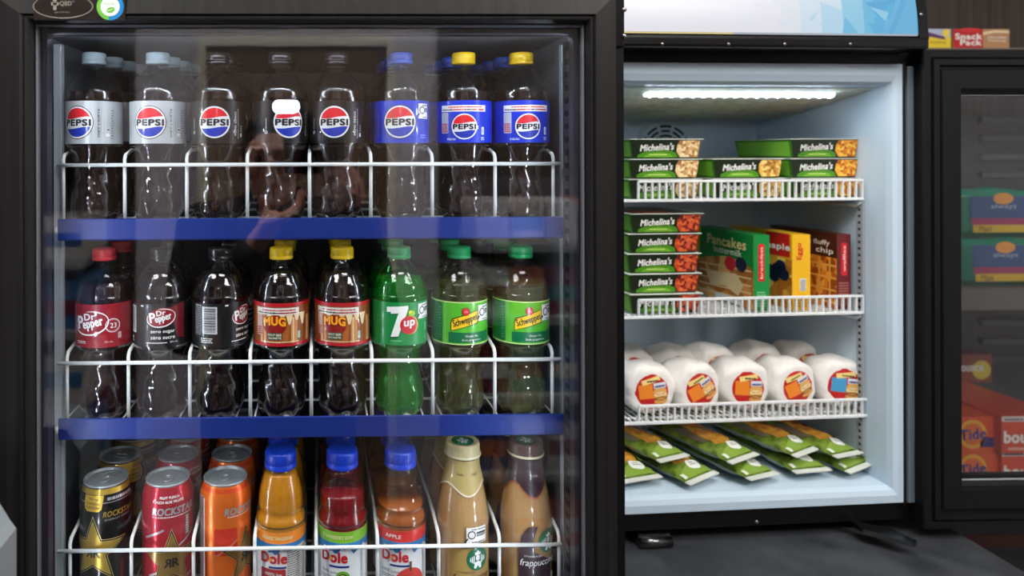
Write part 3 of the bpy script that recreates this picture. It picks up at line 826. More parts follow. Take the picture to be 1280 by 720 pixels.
a.text('ORIGINAL', 36, 50, 4, ink('#b23a3a'), 2, rot=PI/2)
cans = {'black': can('black', '#121212', a)}
a = Art()
a.text('FRUIT PUNCH', 6, 143.5, 3.0, W, 2, w=26, bold=0.03); a.text('PUNCH AUX FRUITS', 4, 138.5, 3.2, W, 2, w=40, bold=0.03)
a.text('ROCKSTAR', 12, 126.5, 9.5, SILV, 2, w=58, bold=0.06, shear=0.15); a.lines(-17, 119, 36, 120.6, 1, W, 2, 0.6, 3)
for (x, y, l) in ((-30, 96, 30), (-24, 50, 34), (16, 86, 28), (14, 34, 24)): a.rect(x, y, x+l, y+2.6, SILV, 1, rot=0.45)
bigstar(a, 8, 64, 38, ink('#9a7a3a', 0.3, 0.5))
a.rect(27, 92, 33, 118, ink('#6a6c70'), 2); a.lines(27.6, 93, 32.4, 117, 8, W, 3, 0.4)
cans['red'] = can('red', '#b3162b', a)
a = Art()
for i in range(26): a.rect(-104+8*i, 147, -96+8*i, 152, ink('#e8552a', 0.3, 0.4), 1)
a.text('ROCKSTAR', 34, 125, 9.5, SILV, 2, w=58, bold=0.06, shear=0.15); a.lines(9, 118, 56, 119.2, 1, W, 2, 0.6, 3)
a.rect(-8, 70, 22, 104, ink('#c03420'), 1, rad=4)
for (x, y, l) in ((-8, 78, 34), (-2, 36, 34)): a.rect(x, y, x+l, y+2.4, ink('#e07a58'), 2, rot=0.6)
bigstar(a, 36, 66, 34, ink('#9a7a3a', 0.3, 0.5))
a.rect(-38, 20, -27, 140, ink('#8e8e90'), 1); a.lines(-37.5, 21, -27.5, 139, 40, ink('#2a2a2c'), 2, 0.5); a.rect(-25.5, 20, -24, 138, W, 1)
cans['orange'] = can('orange', '#f0762c', a)

# ---- juice bottles (h = .197)
JP = smooth_prof([(0.0290, 0.0), (0.0315, 0.004), (0.0320, 0.012), (0.0320, 0.098), (0.0322, 0.104), (0.0318, 0.110), (0.0285, 0.117), (0.0295, 0.126), (0.0280, 0.142), (0.0235, 0.158), (0.0190, 0.168), (0.0172, 0.172), (0.0172, 0.181)], 4)
def jr(th, r, z):
    g = max(0.0, 1-abs(z-0.143)/0.025)
    return r*(1+0.022*g*math.sin(z*620+1.5*math.cos(th)))
m_j = {'orange': mat('orange_juice', '#cf8a1c', 0.12, coat=0.6, sss=0.3), 'red': mat('red_juice', '#7d0f16', 0.1, coat=0.6, sss=0.2), 'apple': mat('apple_juice', '#a3561a', 0.1, coat=0.6, sss=0.3)}
jbody = MB().lathe(JP, m_pet, 48, fr=jr, capt=False).mesh('bottle_body')
jcap = cap_mesh(capc['juice'], 0.0205, 0.171, 0.193, 40)
def juice_label(k):
    a = Art(); top = {'orange': '#ef8a1c', 'red': '#7dbb2c', 'apple': '#d5302a'}[k]; TB = ink(top)
    for i in range(50): a.rect(-100+4*i, 84, -96+4*i, 98, TB, 1)
    a.text({'orange': 'ORANGE TANGERINE', 'red': 'STRAWBERRY KIWI', 'apple': 'APPLE'}[k], -10 if k == 'apple' else -4, 91, 4.6, W if k == 'apple' else ink('#e9e9b0'), 2, w=21 if k == 'apple' else 42, bold=0.02)
    BL = ink('#1a78b8'); pts = [(-70, 84), (70, 84)]
    for i in range(36): x = 70-4*i; pts.append((x, 74+3.2*math.sin(i*0.9)+2.2*math.sin(i*2.3)))
    a.poly(pts, BL, 1)
    a.text('Dole', -8, 66, 14, ink('#c8141f'), 4, w=36, bold=0.06); a.disc(-11.2, 64, 2.0, ink('#f0a020'), 5)
    a.rect(-14, 53, 12, 55.5, ink('#1a2a80'), 3); a.text('100% Juice', -14, 46, 4.5, ink('#50606c'), 2, w=24); a.lines(-26, 38, -8, 43, 2, ink('#50606c'), 2, 0.4)
    if k == 'orange':
        a.rect(-26, 34, 8, 52, ink('#a81c24'), 2, rad=2); a.text('100% Jus', -8, 45, 5, W, 3, w=22)
        a.rect(9, 2, 40, 78, ink('#d9d9d4'), 3); a.lines(10, 4, 38, 77, 26, ink('#55565a'), 4, 0.42)
        for x, y, r in ((-18, 22, 10), (-2, 18, 11), (-10, 8, 10)): a.disc(x, y, r, ink('#f0a31a'), 3); a.star(x, y, r*0.85, ink('#f8c84a'), 4, rin=0.6)
    elif k == 'red':
        for x, y, r in ((4, 40, 9), (14, 34, 8)): a.disc(x, y, r, ink('#6aa52c'), 3); a.disc(x, y, r*0.45, ink('#dfe8b0'), 4); a.ring(x, y, r*0.62, r*0.62, r*0.1, K, 4)
        for x, y, r in ((-16, 18, 9), (4, 20, 13), (22, 24, 8), (-4, 4, 10)):
            a.disc(x, y, r, ink('#c41c26'), 4); a.star(x+r*0.4, y+r*0.7, r*0.5, ink('#3f8a2c'), 5, rin=0.35)
    else:
        a.disc(12, 32, 20, ink('#cf3a34'), 3); a.disc(24, 10, 14, ink('#d84c3c'), 3); a.disc(10, 18, 12, ink('#efe6b8'), 4, ry=10, rot=0.4); a.disc(9, 18, 3, ink('#8a5a2a'), 5, ry=1.4)
        a.rect(11, 48, 14, 60, ink('#6a4a20'), 5); a.lines(-27, 22, -14, 28, 2, K, 2, 0.5); a.disc(-20, 8, 9, ink('#3c9a4a'), 3, ry=7)
    return label_mesh(a, 0.002, 0.098, ink('#e6e9ea'), 0.0324)
jf = {'orange': 0.165, 'red': 0.140, 'apple': 0.124}
for k in ('orange', 'red', 'apple'):
    rf = interp(JP); pr = [(r-0.0007, z+(0.0006 if z == 0 else 0)) for r, z in JP if z < jf[k]]+[(rf(jf[k])-0.0007, jf[k])]
    bottle['j'+k] = make_bottle('juice_bottle', jbody, MB().lathe(pr, m_j[k], 48, fr=jr).mesh('liquid'), jcap, juice_label(k))

# ---- glass coffee bottles (h = .203)
CP = smooth_prof([(0.0285, 0.0), (0.0320, 0.004), (0.0332, 0.012), (0.0334, 0.060), (0.0334, 0.095), (0.0318, 0.115), (0.0285, 0.136), (0.0245, 0.154), (0.0213, 0.168), (0.0203, 0.176), (0.0200, 0.1845)], 4)
coffee_r = interp(CP)
m_glassb = thin('clear_bottle_glass', (0.96, 0.96, 0.95), 0.045)
gbody = MB().lathe([(r+0.0012, z) for r, z in CP], m_glassb, 48, capt=False).mesh('bottle_body')
def coffee(k):
    t = empty('coffee_drink_bottle')
    m = mat('milk_coffee_'+k, '#c29a66' if k == 'vanilla' else '#c09560', 0.16, coat=0.5)
    link('bottle_body', gbody, t)
    link('liquid', MB().lathe([(r-0.0002, z+0.0008) for r, z in CP if z < 0.172], m, 48).mesh('liquid'), t)
    cm = mat('cap_'+k, '#cbbf8e' if k == 'vanilla' else '#5c463c', 0.3, coat=0.4)
    c = MB().lathe([(0.0232, 0.184), (0.0236, 0.186), (0.0232, 0.1885), (0.0220, 0.190), (0.0222, 0.197), (0.0213, 0.2008), (0.0192, 0.2015), (0.0180, 0.2002), (0.003, 0.2002)], cm, 48)
    c.lathe([(0.0234, 0.1846), (0.0239, 0.186), (0.0234, 0.1876)], mat('cap_rim_cream', '#e8e0b8', 0.3), 48, capb=False, capt=False)
    co = link('cap', c.mesh('cap'), t)
    a = Art(); GR = ink('#0f6a45'); a.disc(0, 0, 14.5, GR if k == 'vanilla' else ink('#2a1f1c'), 1); a.disc(0, 0, 11.5, ink('#1d7a54'), 2); emblem(a, 0, 0, 9.5, 3)
    link('cap_emblem', a.mesh('cap_emblem', flat((0, 0, 0.2003), (1, 0, 0), (0, 1, 0)), None), co)
    a = Art(); NB = ink('#b8a568') if k == 'vanilla' else ink('#3c2a30')
    up_, lo_ = [], []
    for i in range(37):
        u = -70+140*i/36; d = 148+6*math.cos(u/70*PI*2+PI) if k == 'vanilla' else 147+8*math.cos(u/70*PI*2.2+PI)
        lo_.append((u, d)); up_.append((u, 182.5))
    for i in range(36):
        a.poly([lo_[i], lo_[i+1], up_[i+1], up_[i]], NB, 1)
        e = ink('#e6dcc0') if k == 'vanilla' else ink('#a85a3a')
        a.poly([(lo_[i][0], lo_[i][1]-2.2), (lo_[i+1][0], lo_[i+1][1]-2.2), lo_[i+1], lo_[i]], e, 1)
    if k == 'vanilla': 
        for u in (-14, 13): a.text('Vanilla', u, 166, 3.2, ink('#3c2a16'), 2)
        a.poly([(-30, 2), (6, 2), (-4, 78), (-28, 78)], ink('#b3914e'), 1); a.poly([(6, 2), (30, 2), (30, 80), (-4, 78)], ink('#a6844c'), 1)
        mag_box(a, -5, 84, 22, 104); a.disc(9.5, 64, 14.6, GR, 2); emblem(a, 9.5, 64, 12.8, 3)
        a.text('STARBUCKS', -6, 47.5, 2.2, ink('#3c2a16'), 2, w=22); a.text('frappuccino', 3, 40, 11, ink('#2a1a10'), 3, w=48, shear=0.25, rot=0.03)
        a.rect(18, 14, 23, 26, ink('#e6dcc0'), 2, rad=1)
    else:
        a.text('Mocha', 2, 164, 3.6, ink('#cfc8cc'), 2)
        pts = [(-30, 50), (-18, 98), (-4, 108), (8, 108), (-2, 96), (-6, 74), (8, 60), (20, 20), (14, 2), (-14, 2), (-10, 30)]
        a.poly([(-14, 2), (18, 2), (22, 20), (22, 58), (-2, 72), (-22, 72), (-22, 40)], ink('#3c2a30'), 1)
        a.poly([(-22, 72), (-2, 72), (-4, 88), (2, 104), (-10, 104), (-18, 92)], ink('#3c2a30'), 1)
        a.poly([(4, 2), (22, 2), (22, 30), (12, 22)], ink('#7a4a28'), 2)
        a.disc(17, 84, 14.6, GR, 2); emblem(a, 17, 84, 12.8, 3)
        a.text('STARBUCKS', -4, 67, 2.2, W, 3, w=22); a.text('frappuccino', 4, 58, 11, W, 3, w=48, shear=0.25, rot=0.03)
        a.rect(22, 20, 27, 42, ink('#e6dcc0'), 2, rad=1)
    link('label', a.mesh('label', wrap(lambda z: coffee_r(z)+0.0013, 0.0334, 0.0, 0.00018), 4.0, 4.0), t)
    return t
def emblem(a, cx, cy, r, L):
    """crowned wave-haired figure, white on green"""
    a.star(cx, cy+r*0.74, r*0.17, W, L); a.poly([(cx-r*0.26, cy+r*0.42), (cx+r*0.26, cy+r*0.42), (cx+r*0.32, cy+r*0.66), (cx+r*0.12, cy+r*0.55), (cx, cy+r*0.68), (cx-r*0.12, cy+r*0.55), (cx-r*0.32, cy+r*0.66)], W, L); a.disc(cx, cy+r*0.12, r*0.21, W, L, ry=r*0.28)
    for s in (-1, 1): a.rect(cx+s*r*0.09-r*0.045, cy+r*0.14, cx+s*r*0.09+r*0.045, cy+r*0.18, ink('#1d7a54'), L+1)
    a.rect(cx-r*0.06, cy-r*0.04, cx+r*0.06, cy-r*0.01, ink('#1d7a54'), L+1)
    for s in (-1, 1):
        for i in range(3):
            x = s*r*(0.34+0.17*i); a.poly([(cx+x, cy+r*(0.42-0.08*i)), (cx+x+s*r*0.09, cy+r*(0.30-0.08*i)), (cx+x+s*r*0.12, cy-r*(0.35-0.1*i)), (cx+x, cy-r*(0.5-0.1*i))], W, L)
        a.poly([(cx, cy-r*0.2), (cx+s*r*0.3, cy-r*0.3), (cx+s*r*0.42, cy-r*0.85), (cx+s*r*0.2, cy-r*0.92), (cx, cy-r*0.6)], W, L)
bottle['vanilla'] = coffee('vanilla'); bottle['mocha'] = coffee('mocha')

# ------------------------------------------------------------------ stocking the cooler
used = set()
ORD = ['front one', 'second from front', 'third from front', 'fourth from front']
def stock(proto, px, Y0, dy, n, rz, zbase, lab, cat, group, slope=0.0, skipfirst=False, py=300, jitter=0.0015, rear_rz=None):
    for i in range(n):
        if skipfirst and i == 0: continue
        if id(proto) in used: o = clone(proto)
        else: o = proto; used.add(id(proto))
        y = Y0+i*dy; x = P(px, py, Y0).x
        rnd = random.Random(int(px*13+i*7))
        o.location = (x+(rnd.uniform(-jitter, jitter) if i else 0), y, zbase+slope*(y-0.862)+0.0003)
        o.rotation_euler = (0, 0, math.radians(rz if i == 0 or rear_rz is None else rear_rz+rnd.uniform(-40, 40)))
        tag(o, lab.replace(' in the ', ', ').replace(' column of the ', ' column, ').replace(', middle shelf', ' middle shelf') % ORD[i], cat, group)
FL1, FL2, FL3 = Z1-0.0092, Z2-0.0092, Z3-0.0162
YF = 0.8935; DYB = 0.0735
top = [('diet', 118.5, -17, 4, 'silver-labelled diet cola bottle in the far left column of the top shelf, %s'),
       ('diet', 198, -4, 4, 'silver-labelled diet cola bottle in second column of the top shelf, %s'),
       ('zero', 273, 1, 3, 'black-capped zero sugar cola bottle in the third column of the top shelf, %s'),
       ('zero', 350.5, 22, 3, 'black-capped zero sugar cola bottle in the fourth column of the top shelf, %s'),
       ('zero', 421.5, -7, 3, 'black-capped zero sugar cola bottle in the fifth column of the top shelf, %s')]
for k, px, rz, n, lab in top: stock(bottle[k], px, YF, DYB, n, rz, FL1, lab, 'bottle', 'cola bottles on the top shelf', SLOPE1, rear_rz=rz)
stock(bottle['blue'], 502, YF, DYB, 4, -10, FL1, 'blue-capped blue-label cola bottle in the sixth column of the top shelf, %s', 'bottle', 'cola bottles on the top shelf', SLOPE1, rear_rz=0)
for px, rz, cn in ((580, -12, 'seventh'), (652, -4, 'far right')):
    stock(bottle['promo'], px, YF, DYB, 1, rz, FL1, 'yellow-capped blue-label cola bottle in the '+cn+' column of the top shelf, %s', 'bottle', 'cola bottles on the top shelf', SLOPE1)
    stock(bottle['blue'], px-1, YF, DYB, 4, 0, FL1, 'blue-capped cola bottle in the '+cn+' column of the top shelf, %s', 'bottle', 'cola bottles on the top shelf', SLOPE1, skipfirst=True, rear_rz=0)
mid = [('pepper', 131, -2, 2, 'red-capped, red-labelled cherry-brown soda bottle in the far left column, middle shelf, %s'),
       ('pepper_zero', 203, 12, 2, 'black-labelled zero sugar soda bottle with red oval, second column, middle shelf, %s'),
       ('pepper_zero', 275, 63, 2, 'zero sugar soda bottle, bar code facing out, third column, middle shelf, %s'),
       ('mug', 352, -3, 3, 'yellow-capped root beer bottle in the fourth column, middle shelf, %s'),
       ('mug', 428, -10, 3, 'yellow-capped root beer bottle in the fifth column, middle shelf, %s'),
       ('seven', 499, -3, 3, 'green lemon-lime soda bottle in the sixth column, middle shelf, %s'),
       ('ginger', 574, 5, 3, 'ginger ale bottle with yellow plaque label, seventh column, middle shelf, %s'),
       ('ginger', 651, 4, 3, 'ginger ale bottle with yellow plaque label, far right column, middle shelf, %s')]
for k, px, rz, n, lab in mid: stock(bottle[k], px, YF, DYB, n, rz, FL2, lab, 'bottle', 'soda bottles on the middle shelf', rear_rz=rz, py=430)
for k, px, rz, lab in (('black', 133, -12, 'tall black and gold energy drink can, far left column of the bottom shelf, %s'), ('red', 210, 6, 'tall red fruit punch energy drink can, second column of the bottom shelf, %s'), ('orange', 282, -4, 'tall orange energy drink can, third column of the bottom shelf, %s')):
    stock(cans[k], px, 0.9005, 0.0685, 4, rz, FL3, lab, 'can', 'energy drink cans on the bottom shelf', rear_rz=rz+30, py=620, jitter=0.001)
for k, px, rz, lab in (('jorange', 351, 0, 'orange juice bottle with blue cap, fourth column of the bottom shelf, %s'), ('jred', 428, -8, 'red strawberry kiwi juice bottle with blue cap, fifth column of the bottom shelf, %s'), ('japple', 500.5, -6, 'apple juice bottle with blue cap and red band, sixth column of the bottom shelf, %s')):
    stock(bottle[k], px, 0.8965, 0.068, 3, rz, FL3, lab, 'bottle', 'juice bottles on the bottom shelf', rear_rz=rz, py=640)
for k, px, rz, lab in (('vanilla', 578.5, 4, 'glass vanilla coffee bottle with cream cap, seventh column of the bottom shelf, %s'), ('mocha', 657, 6, 'glass mocha coffee bottle with brown cap, far right column of the bottom shelf, %s')):
    stock(bottle[k], px, 0.8975, 0.0705, 3, rz, FL3, lab, 'bottle', 'coffee drink bottles on the bottom shelf', rear_rz=rz, py=640)

# ================================================================== the open display freezer
FY = 1.12
m_fr = mat('freezer_white_liner', '#c0d4e4', 0.5)
m_frost = noise_color(mat('frosted_ceiling', '#c9d2c8', 0.7), '#b6c2b4', '#dde4dc', (1, 1, 1), 60, 5, bump=0.4)
m_slate = mat('slate_gasket', '#5d6a75', 0.6)
m_dgap = mat('deep_black', '#050507', 0.6)
fz = tag(empty('display_freezer', (0.7, 1.3, CTZ)), 'small open-doored display freezer with lit blue-white header, beside the beverage cooler', 'freezer')
ff(fz)
def fpart(mb, name, parent=None):
    o = mb.build(name, parent or fz)
    if parent is None: o.location = (-0.7, -1.3, -CTZ)
    return o
def wloc(mb):   # geometry given in room coordinates, moved into the freezer's frame
    mb.v = [tuple(RFI @ Vector(v)) for v in mb.v]; return mb
fx1 = FP(1129, 400, FY).x; fzt = FP(1000, 79, FY).z; fzb = FP(1000, 634, FY).z
fx0 = 0.447; cx1 = FP(1151, 400, FY+0.004).x; cx0 = fx0-0.03
wx1 = FP(1089, 300, 1.16).x; wx0 = fx0+0.035
iz1 = FP(1089, 110, 1.155).z; iz0 = FP(1000, 603, 1.15).z
def solveY(px, X):
    y = 1.2
    for _ in range(40):
        q = FP(px, 200, y); y += (X-q.x)*1.2
    return y
BY = min(1.50, max(1.38, solveY(945, wx1)))
KB = FP(1000, 657, FY).z
b = MB()
HT = CZ+0.335
b.box((cx0, FY+0.006, KB), (cx0+0.02, 1.62, HT), m_black); b.box((cx1-0.008, FY+0.006, KB), (cx1, 1.62, HT), m_black)
b.box((cx0, 1.58, KB), (cx1, 1.62, HT), m_black); b.box((cx0, FY+0.006, fzt+0.002), (cx1, 1.62, HT), m_black); b.box((cx0, FY+0.006, KB), (cx1, 1.62, fzb-0.004), m_black)
fpart(b, 'cabinet')
b = MB()
# flared white opening: flat rim, rounded step, then the straight walls
def loft(mb, loops, m):
    vs = []; fs = []
    for (x0, x1, z0, z1, y) in loops: vs += [(x0, y, z0), (x1, y, z0), (x1, y, z1), (x0, y, z1)]
    for a_ in range(len(loops)-1):
        for k in range(4): fs.append((a_*4+k, a_*4+(k+1) % 4, a_*4+4+(k+1) % 4, a_*4+4+k))
    return mb.add(vs, fs, m)
rr = [(0, FY+0.03), (0, FY+0.002), (0.02, FY), (0.5, FY), (0.8, FY+0.003), (0.95, FY+0.012), (1.0, FY+0.03), (1.0, BY)]
L_ = []
for t_, y in rr: L_.append((fx0+(wx0-fx0)*t_, fx1+(wx1-fx1)*t_, fzb+(iz0-fzb)*t_, fzt+(iz1-fzt)*t_, y))
loft(b, L_, m_fr)
b.box((wx0, BY, iz0), (wx1, BY+0.004, iz1), m_fr)
b.box((wx0+0.12, BY-0.006, iz0), (wx0+0.20, BY, iz1), m_fr, 0.002)
fpart(b, 'liner')
b = MB().box((fx1+0.001, FY+0.002, fzb-0.006), (fx1+0.007, FY+0.006, fzt+0.002), m_dgap); b.box((fx1+0.007, FY-0.002, fzb), (cx1-0.001, FY+0.006, fzt-0.004), m_slate, 0.001)
fpart(b, 'door_seal_channel')
# sloping frosted ceiling (evaporator cover)
zc = lambda py, y: FP(950, py, y).z
pr = [(1.150, iz1-0.001), (1.165, zc(113, 1.165)), (1.20, zc(120, 1.20)), (1.26, zc(132, 1.26)), (1.33, zc(143, 1.33)), (1.39, zc(148, 1.39)), (BY, zc(150, BY)), (BY, iz1)]
b = MB().prism(pr, wx0+0.002, wx1-0.002, m_frost, 'X'); ev = fpart(b, 'evaporator_cover')
b = MB(); lm = mat('freezer_led', '#ffffff', 0.5, emit='#e0f0ff', estr=FREEZER_LED); lx0, lx1 = FP(812, 118, 1.185).x, FP(1036, 118, 1.185).x
lh = mat('led_housing', '#dfe8ec', 0.3, emit='#dcebff', estr=3.6)
b.tube([(lx0-0.008, 1.186, zc(117.5, 1.186)), (lx1+0.008, 1.186, zc(117.5, 1.186))], 0.0058, lh, 16); lo = b.build('led_strip', fz); lo.location = (-0.7, -1.3, -CTZ)
for i in range(18):
    x = lx0+(lx1-lx0)*i/17; MB().ball((x, 1.1835, zc(117.5, 1.186)-0.0034), (0.0042, 0.0042, 0.0036), lm, 10, 6).build('led_chip', lo)
# fan grille on the back wall
gc = FP(832, 188, BY-0.004)
b = MB().lathe([(0.066, 0), (0.066, 0.003), (0.060, 0.004)], m_fr, 48, (gc.x, BY-0.004, gc.z), axis='Y', zf=lambda th, r, z: 0.004-z); fg = fpart(b, 'fan_grille')
a = Art(); DK = mat('grille_slot', '#0b0d10', 0.7)
for r in (14, 24, 34, 44, 54):
    n = 6 if r < 40 else 10
    for k in range(n):
        a0 = 360/n*k+4; a1 = 360/n*(k+1)-4; vs = []; q = []
        for j in range(9):
            t_ = math.radians(a0+(a1-a0)*j/8); vs += [(r*math.cos(t_), r*math.sin(t_)), ((r-5)*math.cos(t_), (r-5)*math.sin(t_))]
        for j in range(8): q.append((2*j, 2*j+2, 2*j+3, 2*j+1))
        a.raw(vs, q, DK, 1)
link('grille_slots', a.mesh('grille_slots', flat((gc.x, BY-0.0042, gc.z), (1, 0, 0), (0, 0, 1)), None), fg)
# shelf standards
m_std2 = mat('zinc_standard', '#a9b2b8', 0.45, 0.2); m_hole2 = mat('slot_shadowed', '#3a3e42', 0.8)
for y0 in (1.172,):
    b = MB().box((wx1-0.005, y0, iz0+0.03), (wx1-0.0005, y0+0.014, FP(1000, 252, 1.18).z), m_std2)
    for i in range(52):
        z = iz0+0.035+i*0.0115
        if z > FP(1000, 256, 1.18).z: break
        b.box((wx1-0.0054, y0+0.0045, z), (wx1-0.004, y0+0.0095, z+0.005), m_hole2)
    fpart(b, 'shelf_standard')
b = MB().box((FP(952, 300, BY).x, BY-0.004, iz0+0.05), (FP(957, 300, BY).x, BY, FP(950, 200, BY).z), m_std2); fpart(b, 'shelf_standard')
# feet, hinge bracket, lower black bar, screws
b = MB()
q = FP(1060, 663, 1.17); b.lathe([(0.021, CTZ), (0.021, CTZ+0.006), (0.016, CTZ+0.008), (0.016, KB)], m_black, 18, (q.x, 1.175, 0)); fpart(b, 'foot')
b = MB(); q = FP(812, 676, 1.10); b.lathe([(0.021, CTZ), (0.021, CTZ+0.006), (0.016, CTZ+0.008), (0.016, KB)], m_black, 18, (cx0+0.06, 1.175, 0)); fpart(b, 'foot')
for x in (cx0+0.06, cx1-0.06): 
    b = MB(); b.lathe([(0.021, CTZ), (0.016, CTZ+0.008), (0.016, KB)], m_black, 18, (x, 1.56, 0)); fpart(b, 'foot')
m_gun = mat('dark_chrome', '#6a6c6e', 0.25, 1.0)
b = MB(); q0, q1 = FP(797, 690, 1.125), FP(838, 668, 1.125)
b.box((q0.x, 1.122, CTZ+0.0005), (q1.x, 1.165, CTZ+0.022), m_gun, 0.004); b.tube([(q0.x+0.001, 1.122, CTZ+0.0095), (q1.x-0.001, 1.122, CTZ+0.0095)], 0.0085, m_gun, 12); fpart(b, 'hinge_bracket')
b = MB(); q0, q1 = FP(1092, 652, 1.08), FP(1152, 668, 1.05)
b.prism([(q0.x, 1.13), (q1.x-0.006, 1.10), (q1.x+0.004, 1.062), (q1.x-0.008, 1.056), (q0.x, 1.10)], KB-0.006, KB+0.001, m_gun, 'Z'); fpart(b, 'hinge_bracket')
b = MB().lathe([(0.003, 0), (0.003, 0.001), (0.0015, 0.002)], m_steel, 10, (FP(949, 657, FY).x, FY+0.006, KB+0.006), axis='Y', zf=lambda th, r, z: -z); fpart(b, 'screw')
# header with backlit sign
def lit(hexc, k=0.80):
    return mat('backlit_%s' % hexc.strip('#'), '#404448', 0.3, emit=hexc, estr=k)
hz0 = FP(1000, 44, 1.085).z; sx1 = FP(1145, 20, 1.085).x; sx0 = cx0+0.012
R = 0.36
def sign_map(u, v, layer):
    th = v/1000/R; 
    return Vector((u/1000, 1.084+R*(1-math.cos(th))-0.0003*layer, hz0+R*math.sin(th)))
b = MB()
n = 10; pts = []
for i in range(n+1):
    th = 0.16/R*i/n; pts.append((1.088+R*(1-math.cos(th)), hz0+R*math.sin(th)))
for (xa, xb) in ((cx0-0.004, sx0), (sx1, FP(1160, 20, 1.08).x)):
    b.prism([(1.078, hz0-0.006)]+[(y-0.008, z) for y, z in pts[1:]]+[(FY+0.06, HT-0.01), (FY+0.06, hz0-0.006)], xa, xb, m_black2, 'X')
b.prism([(y, z) for y, z in pts]+[(FY+0.06, HT-0.01), (FY+0.06, hz0)], sx0, sx1, m_black, 'X')
b.box((cx0, 1.074, FP(1000, 61, 1.08).z), (FP(1158, 20, 1.08).x, FY+0.02, hz0-0.003), m_black2, 0.005)
hd = fpart(b, 'header')
b = MB()
for px in (828, 911, 981, 1063):
    q = FP(px, 55, 1.074); MB().ball((q.x, 1.0738, q.z), (0.0026, 0.0012, 0.0026), m_steel, 10, 6).build('screw', hd)
q = FP(1152, 18, 1.078); MB().ball((q.x, 1.0785, q.z), (0.003, 0.0014, 0.003), m_steel, 10, 6).build('screw', hd)
a = Art()
X0, X1 = sx0*1000, sx1*1000; span = X1-X0
stops = ['#eceaf2', '#e9e9f3', '#e2e8f2', '#d2e4f2', '#b4daf0', '#8ccdea', '#62bde4', '#4bb0e0', '#3fa5dc']
for i in range(30):
    f_ = (i+0.5)/30; vis = (f_-0.20)/0.80; k = min(8, max(0, int(vis*vis*9+vis*0.6)))
    a.rect(X0+span*i/30, 3, X0+span*(i+1)/30, 150, lit(stops[k]), 0)
rnd = random.Random(11)
for i in range(26):
    u = X0+span*rnd.uniform(0.52, 0.98); v = rnd.uniform(0, 110); r = rnd.uniform(14, 34)
    pts_ = [(min(X1, max(X0, u+r*math.cos(t_))), min(150, max(3, v+r*0.8*math.sin(t_)))) for t_ in [rnd.uniform(0, 2.1)+2.09*k for k in range(3)]]
    vis = ((u-X0)/span-0.2)/0.8; kk = min(8, max(0, int(vis*vis*9+vis*0.6)))
    a.poly(pts_, lit(stops[max(0, min(8, kk+rnd.choice((-1, 0, 1))))]), 1+i % 5)
a.rect(X0, 0, X0+span*0.42, 2.4, lit('#ead27a', 0.8), 7); a.rect(X0+span*0.42, 0, X1, 3.2, lit('#d6dcea', 0.5), 7)
for i in range(3): a.poly([(X1-60+i*8, 3), (X1-30+i*10, 70), (X1, 90), (X1, 3)], lit(('#5cb4e2', '#4aa8de', '#58b2e0')[i]), 7+i)
link('sign_panel', a.mesh('sign_panel', sign_map, 12.0, 6.0), hd)
# the opened door, its inner face towards the room
dx0, dx1 = P(1153, 300, 1.1160).x, P(1153, 300, 1.1160).x+0.56; dz1, dz0 = P(1200, 62, 1.1160).z, P(1200, 661, 1.1160).z
b = MB(); wd = P(1196, 300, 1.1330).x-dx0
prof = [(0, 1.1580), (0, 1.1160), (0.002, 1.1140), (0.013, 1.1140), (0.0145, 1.1170), (0.0155, 1.1170), (0.017, 1.1120), (0.026, 1.1120), (0.028, 1.1180), (0.032, 1.1180), (0.034, 1.1145), (wd-0.010, 1.1145), (wd-0.007, 1.1240), (wd, 1.1280), (wd, 1.1580)]
ring_frame(b, dx0, dx1, dz0, dz1, prof, mat('door_black_rubber', '#0d0d0e', 0.45, spec=0.3))
dr = fpart(wloc(b), 'door')
b = MB(); ring_frame(b, dx0+wd-0.001, dx1-wd+0.001, dz0+wd-0.001, dz1-wd+0.001, [(0, 1.1285), (0.0022, 1.1285), (0.0022, 1.1320), (0, 1.1320)], m_alu); wloc(b).build('inner_bead', dr)
b = MB().box((dx0+wd-0.001, 1.1360, dz0+wd-0.001), (dx1-wd+0.001, 1.1400, dz1-wd+0.001), thin('freezer_door_glass', (0.90, 0.92, 0.92), 0.035)); wloc(b).build('glass_pane', dr)

# ------------------------------------------------------------------ freezer shelves
m_rack = mat('white_rack_plastic', '#e6eaec', 0.4, coat=0.2)
RY = 1.172
def rack(pyt, pyb, pxe, lab):
    zt, zb = FP(940, pyt, RY).z, FP(940, pyb, RY).z
    x0 = wx0+0.003; xr = FP(pxe, 300, RY).x; xs = FP(798, 300, RY).x
    t = tag(empty('freezer_rack', (x0, RY, zb)), lab, 'shelf', 'wire racks in the freezer')
    def q(x, y, z): return (x-x0, y-RY, z-zb)
    f = MB(); f.box(q(xs, RY-0.003, zt-0.0042), q(xr, RY+0.003, zt), m_rack, 0.001)
    f.box(q(x0, RY-0.003, zb-0.0012), q(xr, RY+0.003, zb+0.0035), m_rack, 0.001)
    n = 34
    for i in range(n):
        x = xs+(xr-xs)*i/(n-1); f.box(q(x-0.0014, RY-0.002, zb), q(x+0.0014, RY+0.002, zt-0.003), m_rack)
    f.build('front_lip', t)
    f = MB()
    for i in range(46):
        x = x0+(xr-x0)*i/45; f.tube([q(x, RY, zb+0.001), q(x, BY-0.02, zb+0.001)], 0.0014, m_rack, 6)
    for y in (1.20, 1.28, 1.36, BY-0.03): f.tube([q(x0, y, zb-0.0015), q(xr, y, zb-0.0015)], 0.0022, m_rack, 8)
    f.build('rack_floor', t)
    f = MB().tube([q(xr-0.002, RY+0.002, zb-0.004), q(xr-0.001, RY+0.012, zb-0.012), q(xr-0.001, BY-0.05, zb-0.012)], 0.0028, m_rack, 8); f.build('rack_bracket', t)
    ff(t); return zb+0.0036
